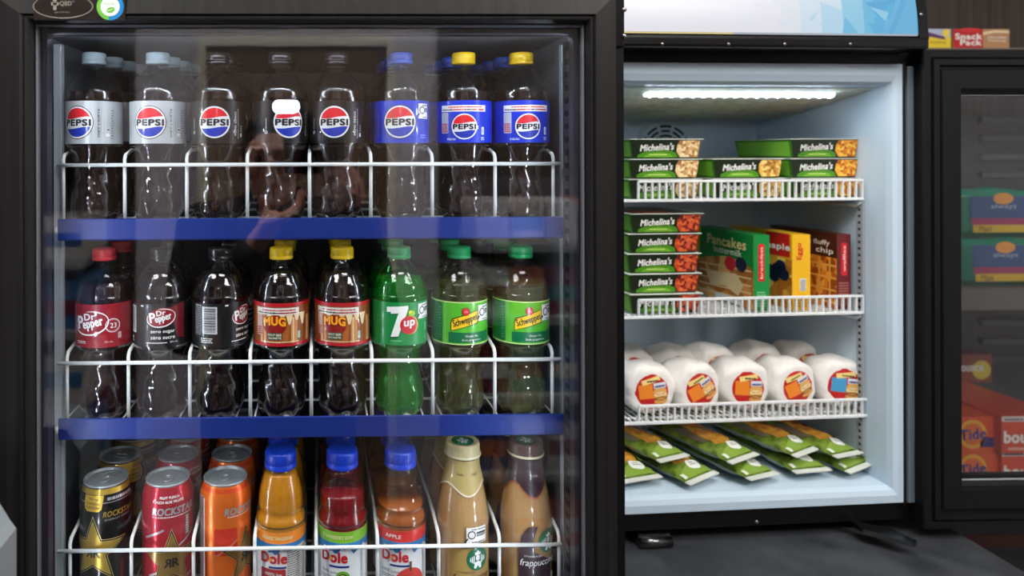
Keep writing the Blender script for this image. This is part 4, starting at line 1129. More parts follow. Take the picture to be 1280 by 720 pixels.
F1 = rack(224.5, 250.5, 1078, 'top freezer rack carrying three stacks of frozen meal trays')
F2 = rack(371, 394.5, 1078, 'middle freezer rack carrying frozen meals, pancakes and waffle boxes')
F3 = rack(502, 525, 1085, 'bottom freezer rack carrying white-wrapped burgers')

# ------------------------------------------------------------------ frozen meal trays
m_foil = mat('tray_lip', '#d3dad0', 0.4); DGc, LGc = ink('#16240f', 0.35), ink('#4c8a1e', 0.35)
flav = {'noodle': food('noodle_photo', ['#e6c68e', '#c9975a', '#f0dcb0', '#a8703c', '#d8ae70'], 170), 'mac': food('cheesy_pasta_photo', ['#f0a62a', '#d97c18', '#f6c650', '#b45a14', '#e8922a'], 170),
        'spag': food('tomato_pasta_photo', ['#c2401e', '#8e2416', '#de6a34', '#5e1a10', '#cf5230'], 170), 'alf': food('pale_pasta_photo', ['#e4b850', '#c8923a', '#f2d684', '#a06a26'], 170)}
TW, TD, TH = 0.127, 0.150, 0.0345
TR = {}
def tray(fl):
    if fl in TR: return clone(TR[fl])
    t = empty('frozen_meal_tray')
    b = MB(); bm_ = m_side = mat('tray_sleeve_green', '#3f7a1c', 0.4)
    x, y, s = TW/2, TD, 0.005
    vs = [(-x+s, 0.002, 0), (x-s, 0.002, 0), (x-s, y-s, 0), (-x+s, y-s, 0), (-x, 0, TH-0.002), (x, 0, TH-0.002), (x, y, TH-0.002), (-x, y, TH-0.002)]
    b.add(vs, [(0, 3, 2, 1), (4, 5, 6, 7), (1, 2, 6, 5), (2, 3, 7, 6), (3, 0, 4, 7)], bm_); b.add(vs, [(0, 1, 5, 4)], DGc)
    link('tray_sleeve', b.mesh('tray_sleeve'), t)
    b = MB().box((-x-0.002, -0.002, TH-0.002), (x+0.005, y+0.002, TH-0.0006), m_foil, 0.0005); link('tray_lip', b.mesh('tray_lip'), t)
    a = Art(); h = 32.5
    a.poly([(-50, 1.5), (22, 1.5), (20, 9), (8, 14), (-14, 15.5), (-38, 12), (-50, 6)], LGc, 1)
    a.poly([(-40, 2), (14, 2), (8, 8), (-14, 10.5), (-34, 7)], ink('#6fb02c', 0.35), 2)
    a.poly([(62, 31), (26, 31), (21, 24), (20, 12), (26, 2), (58, 2), (61, 16)], flav[fl], 2)
    a.text("Michelina's", -16, 19.5, 12, W, 4, w=62, bold=0.045, shear=0.25, rot=0.05); a.lines(-30, 5.5, 2, 8.5, 1, ink('#cfe08a'), 4, 0.6)
    link('front_print', a.mesh('front_print', lambda u, v, l: Vector((u/1000, 0.0018-0.0018*v/32.5-0.0003*l, v/1000)), None), t)
    a = Art(); a.rect(-144, 3, -6, 29, ink('#78b83a', 0.35), 1)
    link('side_print', a.mesh('side_print', lambda u, v, l: Vector((-x+0.0045*(1-v/34)-0.0003*l, -u/1000, v/1000)), None), t)
    a = Art(); a.rect(-58, 6, 60, 140, DGc, 1); a.rect(-50, 14, 20, 60, flav[fl], 2)
    link('lid_print', a.mesh('lid_print', flat((0, 0, TH-0.0005), (1, 0, 0), (0, 1, 0)), None), t)
    TR[fl] = t; return t
LV = ['bottom', 'middle', 'top']
def stack(fl, pxr, zb, n, lab, names, jit, grp):
    xr = FP(pxr, 300, 1.186).x
    for i in range(n):
        t = tray(fl[i] if isinstance(fl, list) else fl)
        rnd = random.Random(pxr*7+i)
        t.location = (xr-TW/2-0.002+jit[i], 1.186+rnd.uniform(0, 0.004), zb+i*(TH+0.0004)); t.rotation_euler = (0, 0, 0)
        ff(t, None, rnd.uniform(-0.01, 0.01)); tag(t, lab % names[i], 'frozen meal', grp)
G1, G2 = 'frozen meal trays on the top rack', 'frozen meal trays on the middle rack'
stack('noodle', 876, F1, 3, 'green noodle meal tray, %s of the left stack on the top freezer rack', LV, (0, 0, 0.004), G1)
stack(['alf', 'alf'], 981, F1, 2, 'green pasta meal tray, %s of the two-high centre stack, top freezer rack', ['bottom', 'top'], (0, 0), G1)
stack('mac', 1076, F1, 3, 'green orange-pasta meal tray, %s of the right stack on the top freezer rack', LV, (0, 0, 0), G1)
stack('spag', 877, F2, 5, 'green red-pasta meal tray, %s in the five-high stack, middle freezer rack', ['bottom one', 'second from the bottom', 'third from the bottom', 'second from the top', 'top one'], (0, -0.001, -0.002, -0.001, 0.002), G2)

# ------------------------------------------------------------------ breakfast boxes, spines outward
def carton(pxa, pxb, side, spine, top_hex, lab, L=0.165, H=0.1335):
    xa, xb = FP(pxa, 300, 1.187).x, FP(pxb, 300, 1.187).x
    t = tag(empty('frozen_food_box', (xa, 1.187, F2+0.0003)), lab, 'box', 'breakfast boxes on the middle freezer rack')
    MB().box((0, 0, 0), (xb-xa, L, H), ink(top_hex, 0.4), 0.0008).build('carton', t)
    link('side_print', side.mesh('side_print', lambda u, v, l: Vector((-0.0001-0.0003*l, L-u/1000, v/1000)), None), t)
    link('spine_print', spine.mesh('spine_print', flat((0, -0.0001, 0), (1, 0, 0), (0, 0, 1)), None), t)
    ff(t); return (xb-xa)*1000
Hm = 133.5
pan = food('pancake_photo', ['#d99a4e', '#c07c34', '#e8b878', '#b06a2a'], 45); waf = food('waffle_photo', ['#e08a22', '#c4661a', '#f0a840', '#a04c14'], 90); wafy = food('golden_waffle_photo', ['#e6a83a', '#c8842a', '#f4cc70', '#b06a20'], 60)
GRN, YEL, RED, BRN = ink('#118a3f'), ink('#eeb81a'), ink('#d3201f'), ink('#4a1f14')
a = Art(); a.rect(0, 0, 165, Hm, YEL, 0)
a.poly([(14, Hm), (165, Hm), (165, 70), (140, 82), (90, 86), (30, 76), (8, 70)], GRN, 1)
a.poly([(0, 0), (165, 0), (165, 70), (140, 82), (90, 86), (30, 76), (0, 66)], pan, 2)
for i in range(5): a.rect(10, 12+13*i, 160, 15+13*i, ink('#f0d09a'), 3, rot=0.04)
a.poly([(30, 50), (120, 58), (140, 40), (126, 18), (90, 30), (46, 26)], ink('#e8cfa0'), 4); a.rect(60, 2, 140, 14, ink('#dfe6ec'), 5)
a.text('Pancakes', 92, 113, 19, ink('#f4e3a0'), 5, w=112, bold=0.05); a.text('buttermilk', 96, 96, 12, W, 5, w=80, bold=0.02)
a.disc(104, 74, 15, ink('#c8142c'), 6, ry=13); a.disc(134, 77, 15, ink('#1c1c3a'), 6, ry=13)
w_ = 28
s = Art(); s.rect(0, 0, w_, Hm, GRN, 1); s.rect(8, 52, 20, 118, RED, 2, rad=3); s.text('breakfast', 14, 85, 5, W, 3, rot=PI/2, w=56); s.lines(6, 8, 22, 36, 6, ink('#8fd0a0'), 2)
carton(942, 962, a, s, '#118a3f', 'green frozen pancake box with berries, leftmost box on the middle freezer rack')
a = Art(); a.rect(0, 0, 165, Hm, YEL, 0); a.rect(100, 92, 160, Hm, RED, 1); a.text('maple', 128, 108, 15, W, 2, w=66, bold=0.05); a.text('homestyle', 60, 108, 12, BRN, 2, w=60)
a.poly([(0, 0), (165, 0), (165, 88), (90, 92), (0, 80)], wafy, 1)
for (x, y) in ((112, 62), (130, 68), (146, 60), (122, 54), (138, 74)): a.disc(x, y, 13, ink('#16203c'), 3, ry=11)
s = Art(); s.rect(0, 0, 32, Hm, YEL, 1); s.text('Eggo', 14, 104, 12, RED, 2, rot=PI/2, w=30, bold=0.04); s.rect(14, 34, 26, 56, W, 2); s.lines(15, 35, 25, 55, 8, K, 3, 0.5); s.lines(4, 6, 26, 26, 4, ink('#b07a10'), 2)
carton(990, 1013, a, s, '#eeb81a', 'yellow frozen waffle box with blueberries, middle box on the middle freezer rack')
a = Art(); a.rect(0, 0, 165, Hm, BRN, 0); a.text('thick & fluffy', 100, 114, 12, W, 2, w=100, bold=0.03); a.text('chip', 138, 100, 13, W, 2, w=40, bold=0.03)
a.poly([(0, 0), (165, 0), (165, 90), (0, 90)], waf, 1)
for i in range(7): a.rect(4+24*i, 0, 8+24*i, 88, ink('#f0b050'), 3)
for i in range(4): a.rect(0, 8+22*i, 165, 12+22*i, ink('#f0b050'), 3)
s = Art(); s.rect(0, 0, 26, Hm, ink('#641a1c'), 1); s.rect(8, 60, 19, 118, RED, 2, rad=3); s.text('waffles', 13.5, 90, 4.6, W, 3, rot=PI/2, w=46); s.lines(3, 8, 22, 50, 9, ink('#b06a60'), 2)
carton(1046, 1063, a, s, '#4a1f14', 'brown frozen waffle box, rightmost box on the middle freezer rack')

# ------------------------------------------------------------------ wrapped burgers
m_paper = mat('white_wrap_paper', '#e9e4de', 0.6, sss=0.0)
noise_color(m_paper, '#e6e2de', '#f3f0ed', (1, 1, 1), 60, 6, bump=1.0)
def burger(i, px, py, Y, fill, lab, rz):
    rnd = random.Random(i*17+3); c = FP(px, py, Y); r = 0.0460
    t = tag(empty('wrapped_burger', (c.x, Y, F3+r*0.97)), lab, 'burger', 'wrapped burgers on the bottom rack')
    ph = [rnd.uniform(0, 6) for _ in range(6)]
    def fr(th, rr_, z): return rr_*(1+0.035*math.sin(3*th+ph[0]+z*40)+0.022*math.sin(7*th+ph[1]-z*90)+0.012*math.sin(13*th+ph[2]+z*160))*(1-0.045*math.cos(4*th))*(1-0.10*max(0, math.sin(th)))
    pr_ = smooth_prof([(0.004, 0.0012), (0.030, 0.0), (0.0405, 0.003), (0.0455, 0.012), (0.0470, 0.030), (0.0455, 0.050), (0.038, 0.064), (0.020, 0.070), (0.004, 0.071)], 3)
    MB().lathe(pr_, m_paper, 48, fr=fr, axis='Y').build('wrapper', t)
    ang = (0.12, 0.5, -0.05, 0.42, -0.1, 0)[min(i, 5)]; ca, sa = math.cos(ang), math.sin(ang)
    a = Art(); a.disc(0, 0, 33, W, 0); a.disc(0, 0, 32.2, ink('#c4201c'), 1)
    a.rect(-25, -12, 1, 14, ink('#f08a2a') if fill == 'o' else ink('#4a9ccc'), 2)
    a.rect(-18, 16, 17, 25, ink('#f6dc8a'), 3, rot=-0.12 if i % 2 else 0.2); a.lines(-8, 18, 14, 22.5, 1, K, 4, 0.6, i)
    a.rect(3, 5, 26, 15, ink('#dfe3ee'), 3); a.lines(5, 7, 24, 12, 1, ink('#2a3c7a'), 4, 0.7)
    for (y, cc, hh) in ((-2, '#e8b060', 7), (-7, '#f2e2c0', 4), (-11, '#f0c63c', 3), (-15, '#8a4a2a', 4), (-20, '#e6a858', 5)): a.disc(14, y+1, 13, ink(cc), 3, ry=hh)
    q = a.mesh('round_label', lambda u, v, l: Vector(((u*ca-v*sa)*0.94/1000, -0.0022-0.0003*l+0.0030*((u*u+v*v)/1100), (u*sa+v*ca)*0.94/1000+0.001)), 4.0, 4.0)
    link('round_label', q, t); ff(t, None, math.radians(rz))
xs = [(815, 'o', -3), (876, 'o', 6), (935, 'o', -2), (997, 'o', 5), (1056, 'b', -8)]
nm = ['far left', 'second from left', 'centre', 'second from right', 'far right']
for i, (px, f_, rz) in enumerate(xs):
    burger(i, px, 485, 1.187, f_, 'white-wrapped burger with %s label square, front row of the bottom rack, %s' % ('orange' if f_ == 'o' else 'blue', nm[i]), rz)
for i, px in enumerate((793, 848, 900, 957, 1012)):
    burger(i+9, px, 470, 1.283, 'o', 'white-wrapped burger in the rear row of the bottom rack, %s' % nm[i], 3)

# ------------------------------------------------------------------ sealed sandwich sleeves on the freezer floor
m_clear = mat('clear_film', '#9aa79a', 0.2, coat=0.5)
m_olive = noise_color(mat('olive_green_film', '#4f6a1c', 0.22, coat=0.5), '#33480f', '#7f9a34', (1, 1, 1), 55, 4, bump=0.6)
def pouch_meshes():
    L, Wd, H = 0.205, 0.076, 0.030
    b = MB(); nx, ny = 14, 30
    def pt(i, j, up):
        u = -1+2*i/nx; v = j/ny
        e = min(1, 4.2*v*(1-v)*1.6)**0.6 if 0 < v < 1 else 0
        h = H*0.5*e*(1-u*u)**0.55*(1+0.10*math.sin(v*23+u*5)+0.06*math.sin(v*51-u*9))
        wv = Wd/2*(1-0.06*e)
        return (u*wv, v*L, H*0.5+h if up else H*0.5-h)
    for up in (True, False):
        vs = [pt(i, j, up) for j in range(ny+1) for i in range(nx+1)]
        fs = [(j*(nx+1)+i, j*(nx+1)+i+1, (j+1)*(nx+1)+i+1, (j+1)*(nx+1)+i) for j in range(ny) for i in range(nx)]
        b.add(vs, fs, m_clear if not up else m_olive, True)
    # crimped white end seals
    for y0, y1 in ((-0.009, 0.001), (L-0.001, L+0.006)):
        b.box((-Wd/2+0.001, y0, H*0.5-0.0012), (Wd/2-0.001, y1, H*0.5+0.0012), ink('#dfe4dc', 0.4), 0.0005)
    sl = b.mesh('film_sleeve')
    def top(u, v, l):
        uu = max(-0.98, min(0.98, u/(Wd*500))); vv = max(0.001, min(0.999, v/(L*1000)))
        e = min(1, 4.2*vv*(1-vv)*1.6)**0.6
        h = H*0.5*e*(1-uu*uu)**0.55*(1+0.10*math.sin(vv*23+uu*5)+0.06*math.sin(vv*51-uu*9))
        return Vector((uu*Wd/2*(1-0.06*e), vv*L, H*0.5+h+0.0006+0.0004*l))
    def fine(a, m, pts, l):
        # subdivide across so the print hugs the sleeve
        vs = []; fs = []; n = 16; y0 = min(p[1] for p in pts); y1 = max(p[1] for p in pts)
        for k in range(n+1):
            y = y0+(y1-y0)*k/n; xs_ = []
            for p, q in zip(pts, pts[1:]+pts[:1]):
                if (p[1]-y)*(q[1]-y) <= 0 and p[1] != q[1]: xs_.append(p[0]+(q[0]-p[0])*(y-p[1])/(q[1]-p[1]))
            if not xs_: xs_ = [pts[0][0]]
            vs += [(min(xs_), y), (max(xs_), y)]
        for k in range(n): fs.append((2*k, 2*k+1, 2*k+3, 2*k+2))
        a.raw(vs, fs, m, l)
    a = Art(); LG, OR = ink('#7f9f3c', 0.25), noise_color(mat('bread_photo', '#d99a2a', 0.25, coat=0.4), '#a8642a', '#e2ae3c', (1, 1, 1), 60, 3)
    fine(a, LG, [(-33, 2), (33, 2), (33, 13), (8, 24), (-33, 15)], 1); fine(a, LG, [(24, 30), (34, 26), (34, 90), (27, 80)], 3)
    fine(a, ink('#6a6250', 0.3), [(-34, 50), (-24, 44), (-20, 90), (-34, 110)], 3)
    fine(a, OR, [(-22, 26), (8, 22), (22, 36), (26, 150), (2, 180), (-18, 120)], 2)
    fine(a, ink('#b56a3a', 0.25), [(2, 52), (16, 60), (14, 110), (0, 100)], 3)
    fine(a, ink('#dfe4d4', 0.25), [(-33, 3), (-26, 3), (-27, 12), (-33, 14)], 2); fine(a, LG, [(10, 150), (30, 140), (30, 200), (16, 200)], 2)
    fine(a, ink('#7a2a1c', 0.25), [(-26, 170), (-8, 150), (0, 196), (-24, 200)], 2)
    fine(a, ink('#e9ece6', 0.3), [(8+15*math.cos(t_), 19+11*math.sin(t_)) for t_ in [2*PI*k/20 for k in range(20)]], 4)
    fine(a, ink('#8a8f88'), [(0, 17), (15, 17), (15, 19), (0, 19)], 5); fine(a, ink('#8a8f88'), [(2, 22), (13, 22), (13, 24), (2, 24)], 5)
    pm = a.mesh('top_print', top, 5.0)
    return sl, pm
SLV, PRT = pouch_meshes()
def pouch(px, py, Y, dz, rz, pitch, lab, roll=0.0):
    c = FP(px, py, Y)
    t = tag(empty('sandwich_sleeve', (c.x, Y, iz0+0.002+dz)), lab, 'packaged sandwich', 'packaged sandwiches on the freezer floor')
    link('film_sleeve', SLV, t); link('top_print', PRT, t)
    t.rotation_euler = (math.radians(pitch), math.radians(roll), 0); ff(t, None, math.radians(rz))
pl = [(800, 1.155, 0.000, 10, 2, 'lowest green sandwich sleeve at the far left of the freezer floor'),
      (875, 1.150, 0.000, 22, 2, 'green sandwich sleeve lying low between the two left upper sleeves'),
      (950, 1.146, 0.001, 20, 2, 'green sandwich sleeve lying low near the middle of the freezer floor'),
      (1012, 1.158, 0.001, 8, 2, 'green sandwich sleeve low under the right-hand pair'),
      (1072, 1.162, 0.001, 20, 2, 'green sandwich sleeve at the far right against the freezer wall'),
      (838, 1.170, 0.026, 22, 3, 'upper green sandwich sleeve nearest the beverage cooler'),
      (926, 1.160, 0.026, 22, 3, 'large upper green sandwich sleeve left of centre with white oval sticker'),
      (1004, 1.170, 0.028, 24, 3, 'upper green sandwich sleeve right of centre, front end raised'),
      (1056, 1.163, 0.024, 20, 3, 'upper green sandwich sleeve second from the far right')]
for (px, Y, dz, rz, pitch, lab) in pl: pouch(px, 585, Y, dz, rz, pitch, lab, (px % 7-3)*1.2)

# ================================================================== shelving seen past the freezer door
m_shelf = mat('grey_brown_shelf_steel', '#6b645c', 0.5)
m_slat = mat('slotted_back_panel', '#3f4347', 0.5)
def at(px, py, Y): return P(px, py, Y)
GY, GB = 1.50, 1.92
gx0, gx1 = P(1150, 300, GY).x, P(1150, 300, GY).x+0.95
t = tag(empty('store_shelving', (gx0, GY, 0)), 'grey store shelving behind the open freezer door, stocked with green packs and orange boxes', 'shelving')
o3 = (gx0, GY, 0)
def lp(mb, name, org, parent):
    mb.v = [(v[0]-org[0], v[1]-org[1], v[2]-org[2]) for v in mb.v]; return mb.build(name, parent)
b = MB(); zt = P(1200, 30, GY).z
b.box((gx0, GB, 0.02), (gx1, GB+0.02, P(1200, 146, GB).z), m_slat)
z = P(1200, 90, GB).z
lp(b, 'back_panel', o3, t)
b = MB()
for i in range(14):
    zz = P(1240, 150+i*23, GB-0.01).z; b.box((P(1226, 200, GB-0.01).x, GB-0.014, zz-0.008), (gx1, GB, zz+0.008), mat('slat_rail', '#5d6266', 0.45), 0.002)
lp(b, 'slat_rails', o3, t)
ZS1, ZS2, ZS3 = P(1240, 361, GY).z, P(1240, 613, GY).z, P(1240, 690, GY).z
ZTOP = P(1200, 60.5, GY+0.03).z
for nm_, z1, th in (('shelf_board', ZS1, 0.048), ('shelf_board', ZS2, 0.035), ('shelf_board', ZTOP, 0.03), ('shelf_board', 0.16, 0.04)):
    lp(MB().box((gx0, GY if z1 != ZTOP else GY+0.02, z1-th), (gx1, GB, z1), m_shelf, 0.002), nm_, o3, t)
for x in (gx0-0.02, gx1): lp(MB().box((x, GB-0.04, 0), (x+0.02, GB+0.02, ZTOP), m_shelf), 'upright', o3, t)
lp(MB().box((gx0, GY-0.004, P(1240, 684, GY).z), (gx1, GY-0.001, P(1240, 668, GY).z), mat('red_reflection_paint', '#34130f', 0.6)), 'reflection_strip', o3, t)  # added strip, coloured as the boxes' reddish reflection on the board front
# wrapped packs (soft-cornered green plastic packs)
def soft_pack(x0, x1, y0, z0, h, d, base_hex, bands, lab, cat='pack', name='wrapped_pack', grp=None, extra=None):
    t = tag(empty(name, ((x0+x1)/2, y0, z0)), lab, cat, grp)
    w_ = x1-x0; b = MB(); bm = bmesh.new(); bmesh.ops.create_cube(bm, size=1)
    bmesh.ops.subdivide_edges(bm, edges=bm.edges[:], cuts=5, use_grid_fill=True)
    rnd = random.Random(int(x0*1000)+int(z0*900))
    for v in bm.verts:
        c = v.co.copy(); k = (abs(c.x)*2)**4*0.06+(abs(c.z)*2)**4*0.06
        v.co = Vector((c.x*w_, (c.y+0.5)*d+(0.10*d*k if c.y < 0 else 0)*4, (c.z+0.5)*h))
        v.co.z += h*0.03*math.sin(c.x*9+rnd.random())*(1 if c.z > 0.3 else 0)
    bmesh.ops.bevel(bm, geom=[e for e in bm.edges if e.calc_face_angle(0) > 0.8], offset=min(w_, h)*0.10, segments=2, affect='EDGES')
    bm.verts.index_update(); b.add([v.co.copy() for v in bm.verts], [[v.index for v in f.verts] for f in bm.faces], ink(base_hex, 0.3), True); bm.free()
    b.build('pack_film', t)
    a = Art()
    for (u0, v0, u1, v1, c) in bands: a.rect((u0-0.5)*w_*1000, v0*h*1000, (u1-0.5)*w_*1000, v1*h*1000, ink(c), 1)
    if extra: extra(a, w_*1000, h*1000)
    link('front_print', a.mesh('front_print', flat((0, -0.0015, 0), (1, 0, 0), (0, 0, 1), 0.0004), None), t)
    return t
def gpx(a, w_, h_):
    a.disc(w_*0.0, h_*0.83, w_*0.12, ink('#f0a03a'), 2, ry=h_*0.12); a.text('always', 0, h_*0.66, h_*0.13, ink('#b8c8e0'), 3, w=w_*0.30); a.text('Maxi', -w_*0.22, h_*0.2, h_*0.12, ink('#3a3410'), 3, w=w_*0.14)
gb = [(0.10, 0.42, 1.0, 0.88, '#1c4f8a'), (0.12, 0.28, 1.0, 0.42, '#a8285c'), (0.14, 0.12, 1.0, 0.28, '#e2b91c')]
xa, xb = P(1204, 300, GY+0.02).x, P(1204, 300, GY+0.02).x+0.19; hp_ = (P(1240, 240, GY).z-P(1240, 361, GY).z)/2
soft_pack(xa, xb, GY+0.02, ZS1, hp_*1.0, 0.10, '#0d8a6c', gb, 'green wrapped pack with blue and yellow bands, lower of two behind the freezer door', extra=gpx, grp='green packs behind the freezer door')
soft_pack(xa-0.004, xb, GY+0.022, ZS1+hp_*1.02, hp_, 0.10, '#0d8a6c', gb, 'green wrapped pack with blue and yellow bands, upper of two behind the freezer door', extra=gpx, grp='green packs behind the freezer door')
soft_pack(P(1180, 300, GY+0.12).x, P(1202, 300, GY+0.12).x, GY+0.10, ZS1, 0.115, 0.08, '#c9cfcd', [(0.1, 0.2, 0.9, 0.5, '#8fb0c0')], 'pale pack standing left of the green packs')
# snack boxes on the top board
def sbox(pxa, pxb, Y, z0, h, d, base, fn, lab, name='snack_box', cat='box', grp=None, py=300):
    x0, x1 = P(pxa, py, Y).x, P(pxb, py, Y).x
    t = tag(empty(name, (x0, Y, z0+0.0003)), lab, cat, grp)
    MB().box((0, 0, 0), (x1-x0, d, h), ink(base, 0.4), 0.001).build('carton', t)
    a = Art(); fn(a, (x1-x0)*1000, h*1000)
    link('front_print', a.mesh('front_print', flat((0, -0.0002, 0), (1, 0, 0), (0, 0, 1), 0.0003), None), t); return t
def s1(a, w_, h_):
    a.rect(0, 0, w_, h_*0.62, ink('#e8cf2c'), 1); a.rect(0, h_*0.62, w_, h_, ink('#b7c0d8'), 1); a.poly([(0, h_*0.9), (w_*0.75, h_*0.62), (w_*0.8, h_*0.48), (0, h_*0.66)], ink('#5a2a6a'), 2); a.disc(w_*0.8, h_*0.82, w_*0.14, ink('#f0d84a'), 3); a.text('Pudding', w_*0.5, h_*0.34, h_*0.14, ink('#8a6a1a'), 3, w=w_*0.6)
def s2(a, w_, h_):
    a.rect(0, 0, w_*0.53, h_, ink('#c01a20'), 1); a.disc(w_*0.3, h_*0.95, w_*0.2, ink('#d42a2a'), 2, ry=h_*0.1)
    a.text('Snack', w_*0.27, h_*0.64, h_*0.30, W, 3, w=w_*0.48, bold=0.06); a.text('Pack', w_*0.31, h_*0.34, h_*0.28, W, 3, w=w_*0.38, bold=0.06)
    a.rect(w_*0.53, 0, w_, h_, ink('#b98a5c'), 1); a.poly([(w_*0.53, h_*0.85), (w_*0.75, h_*0.95), (w_, h_*0.9), (w_, h_*0.8), (w_*0.75, h_*0.82), (w_*0.53, h_*0.7)], ink('#e8d4b0'), 2)
    a.text('Chocolate', w_*0.78, h_*0.60, h_*0.12, W, 3, w=w_*0.34, shear=0.2); a.text('Pudding', w_*0.78, h_*0.42, h_*0.12, W, 3, w=w_*0.32, shear=0.2)
hh = P(1200, 36.5, GY+0.05).z-ZTOP
sbox(1157, 1189, GY+0.05, ZTOP, hh, 0.12, '#d9c22c', s1, 'yellow and purple pudding box beside the freezer header, on the top shelf')
sbox(1192, 1262, GY+0.05, ZTOP, hh, 0.08, '#a87c52', s2, 'red and brown pudding box on the top shelf above the freezer door')
# laundry boxes on the lower board
def bou(a, w_, h_):
    a.rect(0, 0, w_, h_, ink('#d8421c'), 1); a.rect(0, h_*0.86, w_*0.4, h_, ink('#e4dcd6'), 2); a.lines(w_*0.04, h_*0.89, w_*0.34, h_*0.96, 1, ink('#6a3a6a'), 3, 0.8)
    a.disc(w_*0.62, h_*0.42, w_*0.26, ink('#e8a01c'), 2); a.text('bounce', w_*0.40, h_*0.44, h_*0.34, W, 3, w=w_*0.74, bold=0.05); a.rect(w_*0.1, h_*0.08, w_*0.5, h_*0.15, ink('#f0b0a0'), 2)
def tide(a, w_, h_):
    a.rect(0, 0, w_, h_, ink('#df5214'), 1); a.disc(w_*0.45, h_*0.50, h_*0.42, ink('#f0b01c'), 2); a.disc(w_*0.45, h_*0.50, h_*0.32, ink('#e86a14'), 3)
    a.text('Tide', w_*0.45, h_*0.50, h_*0.32, ink('#22338a'), 4, w=w_*0.55, bold=0.05, rot=0.1); a.rect(w_*0.6, h_*0.12, w_, h_*0.40, ink('#3a2a7a'), 2)
hb = 0.078; grp = 'orange laundry boxes on the lower shelf'
for k, lv in ((0, 'lower'), (1, 'upper')):
    sbox(1188, 1249, GY+0.02, ZS2+k*(hb+0.0005), hb, 0.30, '#d84a14', tide, 'orange laundry box with yellow ring, %s one of the left stack' % lv, 'laundry_box', 'box', grp, py=580)
    sbox(1252, 1330, GY+0.012-0.01*k, ZS2+k*(hb+0.004), hb*1.05, 0.36, '#c93a1a', bou, 'red-orange dryer sheet box with white lettering, %s one of the right stack' % lv, 'dryer_sheet_box', 'box', grp, py=580)
def sm(a, w_, h_):
    a.disc(w_*0.72, h_*0.45, w_*0.24, ink('#d8c23c'), 2); a.text('bounce', w_*0.42, h_*0.55, h_*0.3, W, 3, w=w_*0.7, bold=0.04)
sbox(1192, 1240, GY+0.24, ZS2+2*hb+0.0012, 0.075, 0.05, '#8a3a1c', sm, 'small upright dryer sheet box standing on the left stack of laundry boxes', 'dryer_sheet_box', 'box', py=470)

# ================================================================== behind the photographer: two stocked shelf units
def mx(px, dv): return (px-400)/855*dv
cols = ['#b3262c', '#2a6ea8', '#c9c4c0', '#1f7f86', '#7a2340', '#2f5a9a', '#c96a4a', '#d8d4d8']
words = {'#b3262c': 'red', '#2a6ea8': 'blue', '#c9c4c0': 'pale grey', '#1f7f86': 'teal', '#7a2340': 'maroon', '#2f5a9a': 'deep blue', '#c96a4a': 'salmon', '#d8d4d8': 'off-white'}
m_gon = mat('gondola_steel', '#8d8f92', 0.5)
SHW = ['first', 'second', 'third', 'fourth', 'fifth', 'sixth']
def gondola(x0, x1, yb, d, zs, lab, side, pal, top):
    t = tag(empty('gondola_shelving', (x0, yb, 0)), lab, 'shelving'); o_ = (x0, yb, 0)
    lp(MB().box((x0, yb, 0), (x1, yb+0.015, top), mat('gondola_back', '#5a5658', 0.6)), 'back_panel', o_, t)
    for i, z in enumerate(zs):
        lp(MB().box((x0, yb+0.015, z-0.03), (x1, yb+d, z), m_gon, 0.003), 'shelf_board', o_, t)
        zt = zs[i+1] if i+1 < len(zs) else z+0.20
        hgt = min(zt-z-0.07, 0.17) if i+1 < len(zs) else 0.15
        n = max(3, int((x1-x0)/0.125)); w_ = (x1-x0)/n
        for k in range(n):
            c = pal[(i*3+k*2) % len(pal)]; c2 = pal[(i+k+3) % len(pal)]
            xx0, xx1 = x0+w_*k+0.005, x0+w_*(k+1)-0.005
            q = tag(empty('boxed_good', ((xx0+xx1)/2, yb+0.05, z+0.0003)), '%s box, number %s from the doorway on the %s board up of the %s shelving' % (words[c], SHW[(n-1-k) if side == 'left' else k], SHW[i], side), 'box', 'boxes on the shelving behind the photographer')
            q['label'] = '%s pack, %s from the doorway, %s board up, %s shelving behind the photographer' % (words[c], SHW[min(5, (n-1-k) if side == 'left' else k)], SHW[i], side)
            MB().box((-(xx1-xx0)/2, 0, 0), ((xx1-xx0)/2, d-0.09, hgt), ink(c), 0.004).build('carton', q)
            b2 = MB().box((-(xx1-xx0)/2+0.006, d-0.0895, hgt*0.3), ((xx1-xx0)/2-0.006, d-0.0885, hgt*0.62), ink(c2)); b2.build('front_band', q)
    return t
gondola(-1.30, -0.84, RY0+0.016, 0.36, (0.12, 0.40, 0.66, 0.92, 1.17), 'grey shelving stocked with red and blue packs, left of the doorway behind the photographer', 'left', ['#b3262c', '#2a6ea8', '#7a2340', '#2f5a9a', '#c9c4c0', '#c96a4a'], 1.36)
gondola(0.56, 1.20, RY0+0.016, 0.36, (0.12, 0.40, 0.68, 0.96, 1.22), 'grey shelving stocked with pale and teal packs, right of the doorway behind the photographer', 'right', ['#c9c4c0', '#1f7f86', '#d8d4d8', '#2f5a9a', '#c96a4a', '#d8d4d8', '#7a2340'], 1.45)
# dark tall cabinet at the far left of that wall
t = tag(empty('tall_cabinet', (-1.1, RY0, 0)), 'dark tall wall cabinet above the left shelving behind the photographer', 'cabinet')
MB().box((-0.20, 0.016, 1.50), (0.20, 0.30, 2.4), mat('dark_cabinet', '#2f2c2b', 0.5), 0.003).build('cabinet_body', t)
MB().box((-0.195, 0.3005, 1.51), (0.195, 0.315, 2.39), mat('dark_cabinet_door', '#383433', 0.45), 0.003).build('cabinet_door', t)

